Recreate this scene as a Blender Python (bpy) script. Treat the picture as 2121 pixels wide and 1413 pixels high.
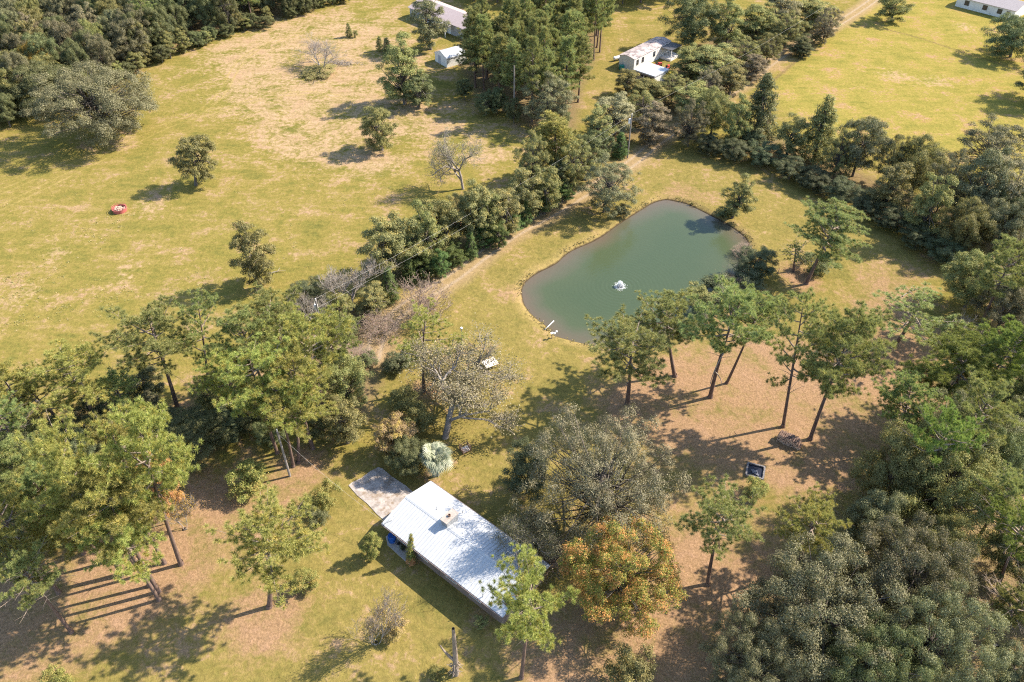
import bpy, math, random
import numpy as np
from mathutils import Vector

# ------------------------------------------------------------------ clear
for o in list(bpy.data.objects):
    bpy.data.objects.remove(o)
SC = bpy.context.scene
COL = SC.collection

# ------------------------------------------------------------------ camera, sky, sun, exposure
CAM_H, PITCH, FPX = 75.0, 41.0, 1640.0          # metres above ground, degrees below horizon, focal length in photo pixels
cd = bpy.data.cameras.new('camera')
cam = bpy.data.objects.new('camera', cd)
COL.objects.link(cam)
cd.sensor_width = 36.0
cd.lens = 36.0 * FPX / 2121.0
cd.clip_start, cd.clip_end = 1.0, 9000.0
cam.location = (0, 0, CAM_H)
cam.rotation_euler = (math.radians(90 - PITCH), 0, 0)
SC.camera = cam

SUN_AZ, SUN_EL = 18.0, 41.0
w = bpy.data.worlds.new('World')
SC.world = w
w.use_nodes = True
wn, wl = w.node_tree.nodes, w.node_tree.links
wn.clear()
wo = wn.new('ShaderNodeOutputWorld'); wb = wn.new('ShaderNodeBackground'); ws = wn.new('ShaderNodeTexSky')
ws.sky_type = 'NISHITA'; ws.sun_disc = False
ws.sun_elevation = math.radians(SUN_EL); ws.sun_rotation = math.radians(90 - SUN_AZ)
ws.air_density = 1.0; ws.dust_density = 0.6; ws.ozone_density = 1.0
wb.inputs['Strength'].default_value = 0.15
wl.new(ws.outputs[0], wb.inputs[0]); wl.new(wb.outputs[0], wo.inputs[0])
sd_ = bpy.data.lights.new('sun', 'SUN')
sun = bpy.data.objects.new('sun', sd_); COL.objects.link(sun)
sd_.energy = 4.7; sd_.angle = math.radians(0.55); sd_.color = (1.0, 0.90, 0.77)
sv = Vector((math.cos(math.radians(SUN_AZ)) * math.cos(math.radians(SUN_EL)),
             math.sin(math.radians(SUN_AZ)) * math.cos(math.radians(SUN_EL)), math.sin(math.radians(SUN_EL))))
sun.rotation_euler = sv.to_track_quat('Z', 'Y').to_euler()
sun.location = (60, 60, 120)
SC.view_settings.view_transform = 'Standard'
SC.view_settings.look = 'None'
SC.view_settings.exposure = 1.38
SC.view_settings.gamma = 1.0
SC.view_settings.use_curve_mapping = False
SC.render.engine = 'CYCLES'
SC.cycles.use_denoising = False
SC.cycles.filter_width = 1.15
SC.cycles.max_bounces = 6
SC.cycles.transparent_max_bounces = 6

# ------------------------------------------------------------------ helpers
TH = math.radians(PITCH)
def at(x, y, z=0.0):
    """world point at height z that the photo shows at pixel x, y (2121 x 1413)"""
    u = (x - 1060.5) / FPX; v = (706.5 - y) / FPX
    d = np.array([u, math.cos(TH) + v * math.sin(TH), -math.sin(TH) + v * math.cos(TH)])
    return np.array([0, 0, CAM_H]) + (z - CAM_H) / d[2] * d
def pix(p):
    q = np.array(p, float) - [0, 0, CAM_H]
    f = q[1] * math.cos(TH) - q[2] * math.sin(TH); up = q[1] * math.sin(TH) + q[2] * math.cos(TH)
    return 1060.5 + FPX * q[0] / f, 706.5 - FPX * up / f, f
def tag(o, label=None, cat=None, group=None, kind=None):
    if label: o['label'] = label
    if cat: o['category'] = cat
    if group: o['group'] = group
    if kind: o['kind'] = kind
    return o
def empty(name, loc, rz=0.0, label=None, cat=None, group=None):
    o = bpy.data.objects.new(name, None); COL.objects.link(o)
    o.location = loc; o.rotation_euler = (0, 0, rz); o.empty_display_size = 0.5
    return tag(o, label, cat, group)
def link(name, me, parent=None):
    o = bpy.data.objects.new(name, me); COL.objects.link(o)
    if parent is not None: o.parent = parent
    return o
def np_mesh(name, verts, faces, mats, midx=None, smooth=False):
    """verts (n,3); faces: array (m,k) or list of such arrays"""
    if isinstance(faces, np.ndarray): faces = [faces]
    faces = [f for f in faces if len(f)]
    me = bpy.data.meshes.new(name)
    verts = np.asarray(verts, np.float32)
    me.vertices.add(len(verts)); me.vertices.foreach_set('co', verts.ravel())
    tot = np.concatenate([np.full(len(f), f.shape[1], np.int32) for f in faces])
    loops = np.concatenate([f.astype(np.int32).ravel() for f in faces])
    me.loops.add(len(loops)); me.loops.foreach_set('vertex_index', loops)
    me.polygons.add(len(tot))
    me.polygons.foreach_set('loop_start', np.concatenate([[0], np.cumsum(tot)[:-1]]).astype(np.int32))
    me.polygons.foreach_set('loop_total', tot)
    for m in mats: me.materials.append(m)
    if midx is not None: me.polygons.foreach_set('material_index', np.asarray(midx, np.int32))
    if smooth: me.polygons.foreach_set('use_smooth', np.ones(len(tot), bool))
    me.update(calc_edges=True); me.validate()
    return me
class MB:
    """collects simple solids in local coordinates and links them as ONE mesh object"""
    def __init__(s): s.v, s.f = [], []
    def add(s, vs, fs):
        n = len(s.v); s.v += [tuple(map(float, p)) for p in vs]; s.f += [tuple(i + n for i in f) for f in fs]; return s
    def box(s, c, d, rz=0.0, tilt=0.0):
        cx, cy, cz = c; hx, hy, hz = d[0] / 2, d[1] / 2, d[2] / 2
        vs = []
        for z in (-hz, hz):
            for x, y in ((-hx, -hy), (hx, -hy), (hx, hy), (-hx, hy)):
                xx, zz = x * math.cos(tilt) + z * math.sin(tilt), -x * math.sin(tilt) + z * math.cos(tilt)
                vs.append((cx + xx * math.cos(rz) - y * math.sin(rz), cy + xx * math.sin(rz) + y * math.cos(rz), cz + zz))
        return s.add(vs, [(0, 3, 2, 1), (4, 5, 6, 7), (0, 1, 5, 4), (1, 2, 6, 5), (2, 3, 7, 6), (3, 0, 4, 7)])
    def cyl(s, p0, p1, r0, r1=None, n=10, cap=True):
        r1 = r0 if r1 is None else r1
        a, b = Vector(p0), Vector(p1); d = (b - a).normalized()
        t = d.orthogonal().normalized(); q = d.cross(t)
        vs = []
        for p, r in ((a, r0), (b, r1)):
            for i in range(n):
                an = 2 * math.pi * i / n
                vs.append(p + t * math.cos(an) * r + q * math.sin(an) * r)
        fs = [(i, (i + 1) % n, n + (i + 1) % n, n + i) for i in range(n)]
        if cap: fs += [tuple(range(n - 1, -1, -1)), tuple(range(n, 2 * n))]
        return s.add(vs, fs)
    def lathe(s, prof, n=16, c=(0, 0, 0)):
        vs = [(c[0] + r * math.cos(2 * math.pi * i / n), c[1] + r * math.sin(2 * math.pi * i / n), c[2] + z) for r, z in prof for i in range(n)]
        fs = [(k * n + i, k * n + (i + 1) % n, (k + 1) * n + (i + 1) % n, (k + 1) * n + i) for k in range(len(prof) - 1) for i in range(n)]
        return s.add(vs, fs)
    def build(s, name, mat, parent=None, smooth=False):
        me = bpy.data.meshes.new(name); me.from_pydata(s.v, [], s.f); me.materials.append(mat)
        if smooth: me.polygons.foreach_set('use_smooth', [True] * len(me.polygons))
        me.update()
        return link(name, me, parent)

# ------------------------------------------------------------------ materials
def new_mat(name):
    m = bpy.data.materials.new(name); m.use_nodes = True
    n = m.node_tree.nodes; n.clear()
    return m, n, m.node_tree.links
def N(n, t, **kw):
    o = n.new(t)
    for k, v in kw.items(): setattr(o, k, v)
    return o
def ramp(n, l, fac, stops, interp='LINEAR'):
    r = n.new('ShaderNodeValToRGB'); e = r.color_ramp.elements; r.color_ramp.interpolation = interp
    while len(e) < len(stops): e.new(0.5)
    for i, (p, c) in enumerate(stops):
        e[i].position = p; e[i].color = (c[0], c[1], c[2], 1) if hasattr(c, '__len__') else (c, c, c, 1)
    l.new(fac, r.inputs[0]); return r.outputs[0]
def noise(n, l, vec, scale, detail=3.0, rough=0.55, dist=0.0):
    t = n.new('ShaderNodeTexNoise'); t.inputs['Scale'].default_value = scale; t.inputs['Detail'].default_value = detail
    t.inputs['Roughness'].default_value = rough; t.inputs['Distortion'].default_value = dist
    if vec is not None: l.new(vec, t.inputs['Vector'])
    return t.outputs['Fac']
def mixc(n, l, fac, a, b, blend='MIX'):
    m = n.new('ShaderNodeMix'); m.data_type = 'RGBA'; m.blend_type = blend
    if isinstance(fac, float): m.inputs[0].default_value = fac
    else: l.new(fac, m.inputs[0])
    for i, c in ((6, a), (7, b)):
        if hasattr(c, '__len__'): m.inputs[i].default_value = (c[0], c[1], c[2], 1)
        else: l.new(c, m.inputs[i])
    return m.outputs[2]
def math_(n, l, op, a, b=None, c=None, clamp=False):
    m = n.new('ShaderNodeMath'); m.operation = op; m.use_clamp = clamp
    for i, x in enumerate((a, b, c)):
        if x is None: continue
        if isinstance(x, (int, float)): m.inputs[i].default_value = x
        else: l.new(x, m.inputs[i])
    return m.outputs[0]
def simple(name, col, rough=0.7, var=0.15, scale=3.0, metal=0.0, spec=0.4, wear=None):
    """a painted or natural surface with some mottling"""
    m, n, l = new_mat(name)
    out = n.new('ShaderNodeOutputMaterial'); p = n.new('ShaderNodeBsdfPrincipled')
    tc = n.new('ShaderNodeTexCoord')
    f = noise(n, l, tc.outputs['Object'], scale, 5.0, 0.65)
    lo = [c * (1 - var) for c in col]; hi = [min(1, c * (1 + var)) for c in col]
    c = ramp(n, l, f, [(0.3, lo), (0.7, hi)])
    if wear:
        f2 = noise(n, l, tc.outputs['Object'], scale * 0.6, 6.0, 0.7)
        c = mixc(n, l, ramp(n, l, f2, [(wear[1], 0.0), (wear[1] + 0.1, 1.0)]), c, wear[0])
    l.new(c, p.inputs['Base Color']); p.inputs['Roughness'].default_value = rough
    p.inputs['Metallic'].default_value = metal; p.inputs['Specular IOR Level'].default_value = spec
    l.new(p.outputs[0], out.inputs[0]); return m
def leaf_mat(name, cols, accent=None, acc_amt=0.0, trans=0.28, vary=0.25, gloss=0.05):
    """foliage: colour differs leaf by leaf, clump by clump and tree by tree"""
    m, n, l = new_mat(name)
    out = n.new('ShaderNodeOutputMaterial')
    geo = n.new('ShaderNodeNewGeometry'); oi = n.new('ShaderNodeObjectInfo'); tc = n.new('ShaderNodeTexCoord')
    wm = lambda k: (min(.8, k[0] * 1.27 + .006), min(.8, k[1] * 1.23 + .006), k[2] * 1.14 + .006)
    cols = [wm(k) for k in cols]; accent = wm(accent) if accent else None
    c = ramp(n, l, geo.outputs['Random Per Island'], [(i / (len(cols) - 1), k) for i, k in enumerate(cols)])
    sh = n.new('ShaderNodeVectorMath'); sh.operation = 'ADD'
    l.new(tc.outputs['Object'], sh.inputs[0])
    cb = n.new('ShaderNodeCombineXYZ'); l.new(math_(n, l, 'MULTIPLY', oi.outputs['Random'], 60.0), cb.inputs[0]); l.new(cb.outputs[0], sh.inputs[1])
    f = noise(n, l, sh.outputs[0], 0.55, 3.0, 0.6)
    hs = n.new('ShaderNodeHueSaturation')
    l.new(c, hs.inputs['Color'])
    l.new(math_(n, l, 'MULTIPLY_ADD', oi.outputs['Random'], 0.05, 0.475), hs.inputs['Hue'])
    v = math_(n, l, 'MULTIPLY_ADD', f, vary * 2.2, 1.0 - vary * 1.1)
    v = math_(n, l, 'MULTIPLY', v, math_(n, l, 'MULTIPLY_ADD', oi.outputs['Random'], 0.36, 0.82))
    l.new(v, hs.inputs['Value'])
    c = hs.outputs[0]
    if accent:
        f2 = noise(n, l, sh.outputs[0], 0.9, 2.0, 0.5)
        f3 = math_(n, l, 'ADD', f2, math_(n, l, 'MULTIPLY_ADD', geo.outputs['Random Per Island'], 0.3, -0.15))
        k = ramp(n, l, f3, [(0.62 - acc_amt * 0.35, 0.0), (0.74 - acc_amt * 0.35, 0.85)])
        c = mixc(n, l, k, c, accent)
    d = n.new('ShaderNodeBsdfDiffuse'); t = n.new('ShaderNodeBsdfTranslucent'); g = n.new('ShaderNodeBsdfGlossy')
    g.inputs['Roughness'].default_value = 0.45; g.inputs['Color'].default_value = (0.9, 0.9, 0.85, 1)
    l.new(c, d.inputs[0]); l.new(mixc(n, l, 0.5, c, (0.2, 0.22, 0.03)), t.inputs[0])
    m1 = n.new('ShaderNodeMixShader'); m1.inputs[0].default_value = trans
    l.new(d.outputs[0], m1.inputs[1]); l.new(t.outputs[0], m1.inputs[2])
    m2 = n.new('ShaderNodeMixShader'); m2.inputs[0].default_value = gloss
    l.new(m1.outputs[0], m2.inputs[1]); l.new(g.outputs[0], m2.inputs[2])
    l.new(m2.outputs[0], out.inputs[0]); return m
def bark_mat(name, a, b, scale=2.5):
    m, n, l = new_mat(name)
    out = n.new('ShaderNodeOutputMaterial'); p = n.new('ShaderNodeBsdfPrincipled'); tc = n.new('ShaderNodeTexCoord')
    mp = n.new('ShaderNodeMapping'); mp.inputs['Scale'].default_value = (3, 3, 0.7); l.new(tc.outputs['Object'], mp.inputs[0])
    f = noise(n, l, mp.outputs[0], scale, 5.0, 0.7)
    l.new(ramp(n, l, f, [(0.3, a), (0.7, b)]), p.inputs['Base Color']); p.inputs['Roughness'].default_value = 0.95
    p.inputs['Specular IOR Level'].default_value = 0.1
    l.new(p.outputs[0], out.inputs[0]); return m

M = {}
M['pine_yellow'] = leaf_mat('pine_yellow', [(.165, .19, .055), (.305, .32, .092), (.44, .42, .14)], (.48, .39, .11), 0.15, 0.42, .2, .01)
M['pine_green'] = leaf_mat('pine_green', [(.13, .165, .064), (.235, .27, .10), (.355, .37, .145)], (.42, .36, .12), 0.06, 0.42, .2, .01)
M['pine_bright'] = leaf_mat('pine_bright', [(.10, .15, .038), (.185, .24, .06), (.29, .325, .09)], None, 0, 0.42, .2, .01)
M['pine_far'] = leaf_mat('pine_far', [(.125, .155, .065), (.22, .245, .095), (.33, .325, .135)], (.40, .32, .12), 0.10, 0.42, .2, .01)
M['oak_grey'] = leaf_mat('oak_grey', [(.074, .074, .038), (.132, .128, .068), (.225, .21, .122)], None, 0, 0.22, 0.22, 0.012)
M['oak_green'] = leaf_mat('oak_green', [(.06, .075, .032), (.105, .12, .050), (.185, .185, .085)], None, 0, 0.25, 0.25, 0.012)
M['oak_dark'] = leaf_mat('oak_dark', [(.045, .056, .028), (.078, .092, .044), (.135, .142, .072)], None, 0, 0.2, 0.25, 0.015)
M['oak_olive'] = leaf_mat('oak_olive', [(.095, .105, .038), (.175, .178, .065), (.28, .265, .11)], (.32, .265, .09), 0.08, 0.28, .25, .01)
M['oak_pale'] = leaf_mat('oak_pale', [(.12, .108, .062), (.205, .178, .108), (.33, .285, .18)], None, 0, 0.25, 0.2, .01)
M['oak_brown'] = leaf_mat('oak_brown', [(.085, .073, .045), (.15, .132, .085), (.245, .215, .145)], None, 0, 0.22, 0.22, .01)
M['hedge'] = leaf_mat('hedge', [(.095, .102, .042), (.175, .172, .070), (.285, .265, .12)], (.38, .30, .10), 0.15, 0.28, .25, .01)
M['cedar'] = leaf_mat('cedar', [(.035, .062, .018), (.07, .108, .032), (.13, .165, .05)], None, 0, 0.2, .2, .01)
M['shrub'] = leaf_mat('shrub', [(.09, .10, .026), (.17, .175, .048), (.28, .26, .085)], (.36, .27, .09), 0.12, 0.28, .22, .01)
M['orange'] = leaf_mat('orange', [(.10, .135, .03), (.22, .215, .045), (.35, .235, .065)], (.44, .20, .07), 0.40, 0.35, .2, .01)
M['yellow'] = leaf_mat('yellow', [(.30, .24, .05), (.44, .33, .06), (.56, .41, .09)], None, 0, 0.3, .2, .01)
M['rust'] = leaf_mat('rust', [(.36, .22, .08), (.50, .29, .12), (.52, .39, .14)], (.56, .27, .14), 0.4, 0.3, .2, .01)
M['tan_leaf'] = leaf_mat('tan_leaf', [(.19, .15, .07), (.30, .235, .11), (.40, .31, .15)], (.40, .31, .08), 0.2, 0.25, .2, .01)
M['palm'] = leaf_mat('palm', [(.10, .12, .07), (.175, .185, .12), (.30, .295, .22)], None, 0, 0.2, 0.2, 0.06)
M['weed'] = leaf_mat('weed', [(.20, .205, .07), (.26, .24, .09), (.32, .27, .13)], (.36, .28, .15), 0.25, 0.3, .2, .01)
M['pine_bark'] = bark_mat('pine_bark', (.085, .055, .042), (.21, .145, .115))
M['oak_bark'] = bark_mat('oak_bark', (.07, .058, .048), (.18, .155, .13))
M['grey_bark'] = bark_mat('grey_bark', (.19, .16, .135), (.38, .33, .28))
M['white_bark'] = bark_mat('white_bark', (.21, .18, .15), (.40, .35, .30))
M['pink_bark'] = bark_mat('pink_bark', (.22, .155, .125), (.38, .285, .225))
M['dead_wood'] = bark_mat('dead_wood', (.13, .10, .08), (.36, .285, .225))
M['pole_wood'] = bark_mat('pole_wood', (.16, .14, .125), (.32, .29, .26))

# ------------------------------------------------------------------ the ground and what is worn into it
def poly(pts): return np.array([at(x, y)[:2] for x, y in pts])
def seg_dist(P, A, B):
    d = B - A; t = np.clip(((P - A) @ d) / max(d @ d, 1e-9), 0, 1)
    return np.linalg.norm(P - (A + t[:, None] * d), axis=1)
def line_dist(P, L):
    return np.min([seg_dist(P, L[i], L[i + 1]) for i in range(len(L) - 1)], axis=0)
def inside(P, L):
    r = np.zeros(len(P), bool); j = len(L) - 1
    for i in range(len(L)):
        a, b = L[i], L[j]
        c = ((a[1] > P[:, 1]) != (b[1] > P[:, 1]))
        with np.errstate(divide='ignore', invalid='ignore'):
            c &= P[:, 0] < (b[0] - a[0]) * (P[:, 1] - a[1]) / (b[1] - a[1]) + a[0]
        r ^= c; j = i
    return r
def smooth_closed(L, n=2):
    for _ in range(n):
        q = np.roll(L, -1, 0); L = np.stack([.75 * L + .25 * q, .25 * L + .75 * q], 1).reshape(-1, 2)
    return L
def smooth_open(L, n=2):
    for _ in range(n):
        a, b = L[:-1], L[1:]
        L = np.concatenate([L[:1], np.stack([.75 * a + .25 * b, .25 * a + .75 * b], 1).reshape(-1, 2), L[-1:]])
    return L
def sdist(P, L):                                   # positive inside
    d = line_dist(P, np.vstack([L, L[:1]])); return np.where(inside(P, L), d, -d)
def sstep(a, b, x):
    t = np.clip((x - a) / (b - a), 0, 1); return t * t * (3 - 2 * t)

POND = smooth_closed(poly([(1073, 607), (1074, 590), (1083, 576), (1103, 561), (1128, 549), (1150, 538), (1164, 522), (1188, 508), (1222, 495),
    (1246, 481), (1275, 459), (1294, 447), (1313, 435), (1343, 416), (1363, 409), (1381, 406), (1401, 410), (1422, 414), (1438, 421), (1457, 430),
    (1480, 442), (1503, 453), (1531, 471), (1553, 488), (1560, 503), (1556, 540), (1545, 580), (1525, 620), (1490, 650), (1440, 680), (1380, 702),
    (1330, 714), (1289, 721), (1264, 722), (1223, 717), (1182, 707), (1156, 699), (1146, 698), (1139, 691), (1129, 677), (1106, 660), (1088, 644), (1077, 625)]), 2)
ROAD = smooth_open(poly([(772, 742), (776, 718), (786, 690), (832, 640), (890, 605), (945, 572), (1000, 528), (1068, 480), (1130, 448),
    (1190, 412), (1255, 372), (1318, 332), (1352, 300), (1400, 268), (1450, 232), (1535, 178), (1610, 118), (1680, 80), (1745, 44), (1800, 8), (1840, -25)]), 2)
TRACK1 = smooth_open(poly([(-160, 500), (0, 431), (110, 378), (230, 318), (330, 268), (400, 240), (445, 212), (468, 180), (485, 145), (512, 112), (560, 88), (620, 70)]), 2)
TRACK2 = smooth_open(poly([(-160, 455), (0, 400), (150, 332), (300, 272), (420, 238), (520, 208), (620, 190), (700, 200)]), 2)
FURROW = smooth_open(poly([(1700, 45), (1760, 50), (1817, 57), (1880, 72), (1940, 90), (1985, 106), (2070, 132), (2200, 175)]), 1)
FURROW2 = smooth_open(poly([(1500, 240), (1560, 200), (1610, 160), (1650, 125), (1700, 85)]), 1)
LAWN = poly([(760, 1480), (-200, 1480), (-200, 1230), (230, 1150), (420, 1020), (480, 960), (640, 960), (760, 960), (830, 840), (760, 760), (830, 650), (940, 590), (1080, 482),
    (1190, 420), (1330, 335), (1420, 290), (1640, 360), (1800, 450), (1960, 560), (1880, 620), (1800, 700), (1560, 760), (1750, 800), (1820, 900), (1700, 1000), (1640, 1150), (1480, 1300), (1420, 1480)])
FIELD2 = poly([(1590, 175), (1740, 60), (1830, -30), (2300, -60), (2300, 420), (2121, 380), (2000, 330), (1850, 310), (1700, 280), (1620, 230)])
YARD = poly([(1200, 230), (1240, 130), (1290, 60), (1420, 40), (1560, 80), (1420, 180), (1330, 250), (1230, 300)])
WOODS = [poly([(-300, 310), (0, 250), (110, 235), (180, 240), (275, 160), (345, 112), (465, 70), (555, 46), (715, -4), (760, -60), (-500, -80)]),
         poly([(945, 60), (1240, 30), (1255, 90), (1215, 180), (1200, 270), (1110, 280), (1060, 245), (990, 215), (950, 150)]),
         poly([(1480, 310), (1640, 350), (1760, 420), (1900, 500), (2000, 560), (2050, 650), (2000, 850), (1850, 930), (1800, 1000), (1700, 1130), (1560, 1240), (1450, 1413), (1440, 1480), (2400, 1480), (2400, 420), (2100, 430), (1900, 400), (1700, 320), (1560, 260)]),
         poly([(-200, 900), (150, 850), (420, 880), (470, 930), (380, 1000), (260, 1060), (180, 1130), (-200, 1170)]),
         poly([(790, 600), (960, 520), (1170, 400), (1290, 310), (1390, 255), (1540, 170), (1690, 75), (1620, 20), (1440, 90), (1330, 200), (1190, 340), (1040, 440), (900, 520), (770, 560)]),
         poly([(620, 690), (700, 640), (830, 640), (790, 700), (800, 800), (760, 880), (640, 860), (600, 760)])]
TANS = [(650, 75, 26), (690, 118, 20), (600, 115, 13), (740, 165, 14), (700, 200, 15), (770, 140, 10), (560, 190, 11), (610, 210, 10), (760, 240, 12), (740, 255, 9), (690, 290, 12), (640, 280, 9),
        (780, 345, 7), (900, 250, 8), (1000, 310, 8), (520, 105, 10), (250, 290, 4), (300, 428, 3), (60, 610, 3), (250, 570, 3), (120, 520, 3),
        (1850, 155, 4), (1935, 170, 4), (1995, 55, 3)]
TANPTS = [(at(x, y)[:2], r) for x, y, r in TANS]
STRAW = []           # pine bases are added below: needles lie round them
PIX_STRAW = [(1480, 860, 13), (1400, 870, 8), (1570, 800, 9), (1650, 860, 9), (1800, 800, 11), (1850, 840, 9), (1560, 870, 8), (1660, 960, 6), (1450, 1180, 9), (1530, 1170, 7), (1420, 1280, 8), (1400, 1330, 6),
    (1300, 1370, 8), (1200, 1380, 7), (330, 1170, 7), (390, 1110, 5), (440, 1010, 5), (570, 1280, 4.5), (530, 1290, 4), (20, 1230, 5), (20, 1300, 6), (100, 1350, 8), (290, 1200, 5), (560, 1060, 5), (620, 970, 5), (1890, 700, 7), (1830, 650, 5),
    (770, 720, 6), (735, 750, 5), (1840, 590, 6), (1360, 830, 7), (1420, 400, 5), (1080, 600, 3), (1990, 890, 8), (1590, 760, 8)]
def attrs(P):
    """what the ground is made of at world points P (n,2): distances and 0..1 covers"""
    a = {}
    a['pond_d'] = np.clip(sdist(P, POND), -8, 12)
    a['road_d'] = np.clip(line_dist(P, ROAD), 0, 12)
    a['track_d'] = np.clip(np.minimum(line_dist(P, TRACK1), line_dist(P, TRACK2)), 0, 8)
    a['furrow_d'] = np.clip(np.minimum(line_dist(P, FURROW), line_dist(P, FURROW2)), 0, 8)
    a['lawn'] = sstep(-2.5, 2.5, np.maximum(sdist(P, LAWN), sdist(P, YARD)))
    a['field'] = sstep(-3, 3, sdist(P, FIELD2))
    a['woods'] = np.max([sstep(-2.5, 3, sdist(P, W)) for W in WOODS], axis=0)
    a['tan'] = np.clip(np.sum([np.exp(-(np.sum((P - c) ** 2, 1)) / (r * r)) for c, r in TANPTS], axis=0), 0, 1.2)
    a['straw'] = np.clip(np.sum([s * np.exp(-(np.sum((P - c) ** 2, 1)) / (r * r)) for c, r, s in STRAW], axis=0), 0, 1.3)
    return a
def put_attrs(me, P):
    for k, v in attrs(P).items():
        at_ = me.attributes.new(k, 'FLOAT', 'POINT'); at_.data.foreach_set('value', v.astype(np.float32))
def ground_z(P, pond_d=None):
    s = sdist(P, POND) if pond_d is None else pond_d
    return -np.clip(s / 1.5, 0, 1) * 1.0 - sstep(1.5, 6, s) * 0.8

def ground_material():
    m, n, l = new_mat('ground')
    out = n.new('ShaderNodeOutputMaterial'); p = n.new('ShaderNodeBsdfDiffuse')
    tc = n.new('ShaderNodeTexCoord'); geo = n.new('ShaderNodeNewGeometry'); pos = geo.outputs['Position']
    A = {k: N(n, 'ShaderNodeAttribute', attribute_name=k).outputs['Fac'] for k in ('pond_d', 'road_d', 'track_d', 'furrow_d', 'lawn', 'field', 'woods', 'tan', 'straw')}
    nb = noise(n, l, pos, 0.035, 4, 0.6)          # tens of metres
    nm = noise(n, l, pos, 0.16, 5, 0.62, 0.4)     # a few metres
    nf = noise(n, l, pos, 1.0, 6, 0.72, 0.4)      # tussocks
    ng = noise(n, l, pos, 4.5, 4, 0.75)           # blades
    # streaks left by mowing and by wheels across the pasture
    mp = n.new('ShaderNodeMapping'); mp.inputs['Rotation'].default_value = (0, 0, 0.45); mp.inputs['Scale'].default_value = (0.25, 1.3, 1); l.new(pos, mp.inputs[0])
    ns = noise(n, l, mp.outputs[0], 0.5, 4, 0.6)
    mixv = math_(n, l, 'ADD', math_(n, l, 'MULTIPLY', nm, 0.45), math_(n, l, 'ADD', math_(n, l, 'MULTIPLY', nf, 0.28), math_(n, l, 'MULTIPLY', ns, 0.27)))
    past = ramp(n, l, mixv, [(0.36, (.105, .115, .030)), (0.44, (.175, .160, .040)), (0.50, (.225, .185, .052)), (0.56, (.270, .210, .080)), (0.63, (.335, .25, .135))])
    past = mixc(n, l, ramp(n, l, nb, [(0.42, 0.0), (0.62, 0.5)]), past, ramp(n, l, nf, [(0.35, (.15, .145, .034)), (0.65, (.245, .205, .052))]))
    # right-hand field: yellower, with rusty patches
    fld = ramp(n, l, mixv, [(0.37, (.165, .165, .038)), (0.46, (.235, .210, .050)), (0.53, (.285, .235, .064)), (0.59, (.31, .215, .078)), (0.68, (.345, .225, .12))])
    c = mixc(n, l, A['field'], past, fld)
    # mown grass
    lw = ramp(n, l, math_(n, l, 'ADD', math_(n, l, 'MULTIPLY', nm, 0.5), math_(n, l, 'MULTIPLY', nf, 0.5)), [(0.36, (.135, .130, .036)), (0.46, (.200, .168, .052)), (0.54, (.240, .195, .062)), (0.64, (.290, .220, .095))])
    wv = n.new('ShaderNodeTexWave'); wv.wave_type = 'BANDS'; wv.bands_direction = 'Y'; wv.inputs['Scale'].default_value = 0.17; wv.inputs['Distortion'].default_value = 3.0; wv.inputs['Detail'].default_value = 1.5; wv.inputs['Detail Scale'].default_value = 0.25
    mp2 = n.new('ShaderNodeMapping'); mp2.inputs['Rotation'].default_value = (0, 0, 0.35); l.new(pos, mp2.inputs[0]); l.new(mp2.outputs[0], wv.inputs[0])
    lw = mixc(n, l, ramp(n, l, wv.outputs['Fac'], [(0.2, 0.0), (0.8, 0.16)]), lw, (.17, .16, .034))
    c = mixc(n, l, math_(n, l, 'MULTIPLY', A['lawn'], 0.92), c, lw)
    # dry, cut straw-coloured patches
    tk = math_(n, l, 'ADD', math_(n, l, 'MULTIPLY', A['tan'], 0.78), math_(n, l, 'ADD', math_(n, l, 'MULTIPLY_ADD', nm, 3.6, -1.9), math_(n, l, 'MULTIPLY_ADD', nf, 3.4, -1.75)))
    tanc = ramp(n, l, math_(n, l, 'ADD', math_(n, l, 'MULTIPLY', ns, 0.4), math_(n, l, 'MULTIPLY', nf, 0.6)), [(0.38, (.29, .205, .115)), (0.62, (.47, .345, .235))])
    c = mixc(n, l, ramp(n, l, tk, [(0.18, 0.0), (1.05, 0.78)]), c, tanc)
    # fallen pine needles
    sk = math_(n, l, 'ADD', math_(n, l, 'MULTIPLY', A['straw'], 0.74), math_(n, l, 'ADD', math_(n, l, 'MULTIPLY_ADD', nm, 2.6, -1.3), math_(n, l, 'MULTIPLY_ADD', nf, 2.0, -1.0)))
    strc = ramp(n, l, ng, [(0.3, (.205, .122, .075)), (0.7, (.385, .245, .165))])
    c = mixc(n, l, ramp(n, l, sk, [(0.15, 0.0), (1.1, 0.80)]), c, strc)
    # leaf litter of the woods
    wk = math_(n, l, 'ADD', A['woods'], math_(n, l, 'MULTIPLY_ADD', nf, 1.2, -0.6))
    litter = ramp(n, l, nf, [(0.3, (.105, .078, .048)), (0.5, (.20, .145, .09)), (0.68, (.16, .145, .05))])
    c = mixc(n, l, ramp(n, l, wk, [(0.35, 0.0), (0.95, 0.85)]), c, litter)
    # sandy lane: two bare wheel tracks and a worn middle
    rj = math_(n, l, 'ADD', A['road_d'], math_(n, l, 'ADD', math_(n, l, 'MULTIPLY_ADD', nf, 1.3, -0.65), math_(n, l, 'MULTIPLY_ADD', nm, 2.0, -1.0)))
    worn = ramp(n, l, nf, [(0.3, (.25, .185, .095)), (0.7, (.36, .265, .155))])
    c = mixc(n, l, ramp(n, l, rj, [(0.12, 0.80), (0.225, 0.0)]) if False else math_(n, l, 'MULTIPLY', math_(n, l, 'SUBTRACT', 1.0, math_(n, l, 'SMOOTHSTEP', 1.4, 3.0, rj) if False else math_(n, l, 'DIVIDE', math_(n, l, 'SUBTRACT', rj, 1.7), 1.7, clamp=True)), 0.85), c, worn)
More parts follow.
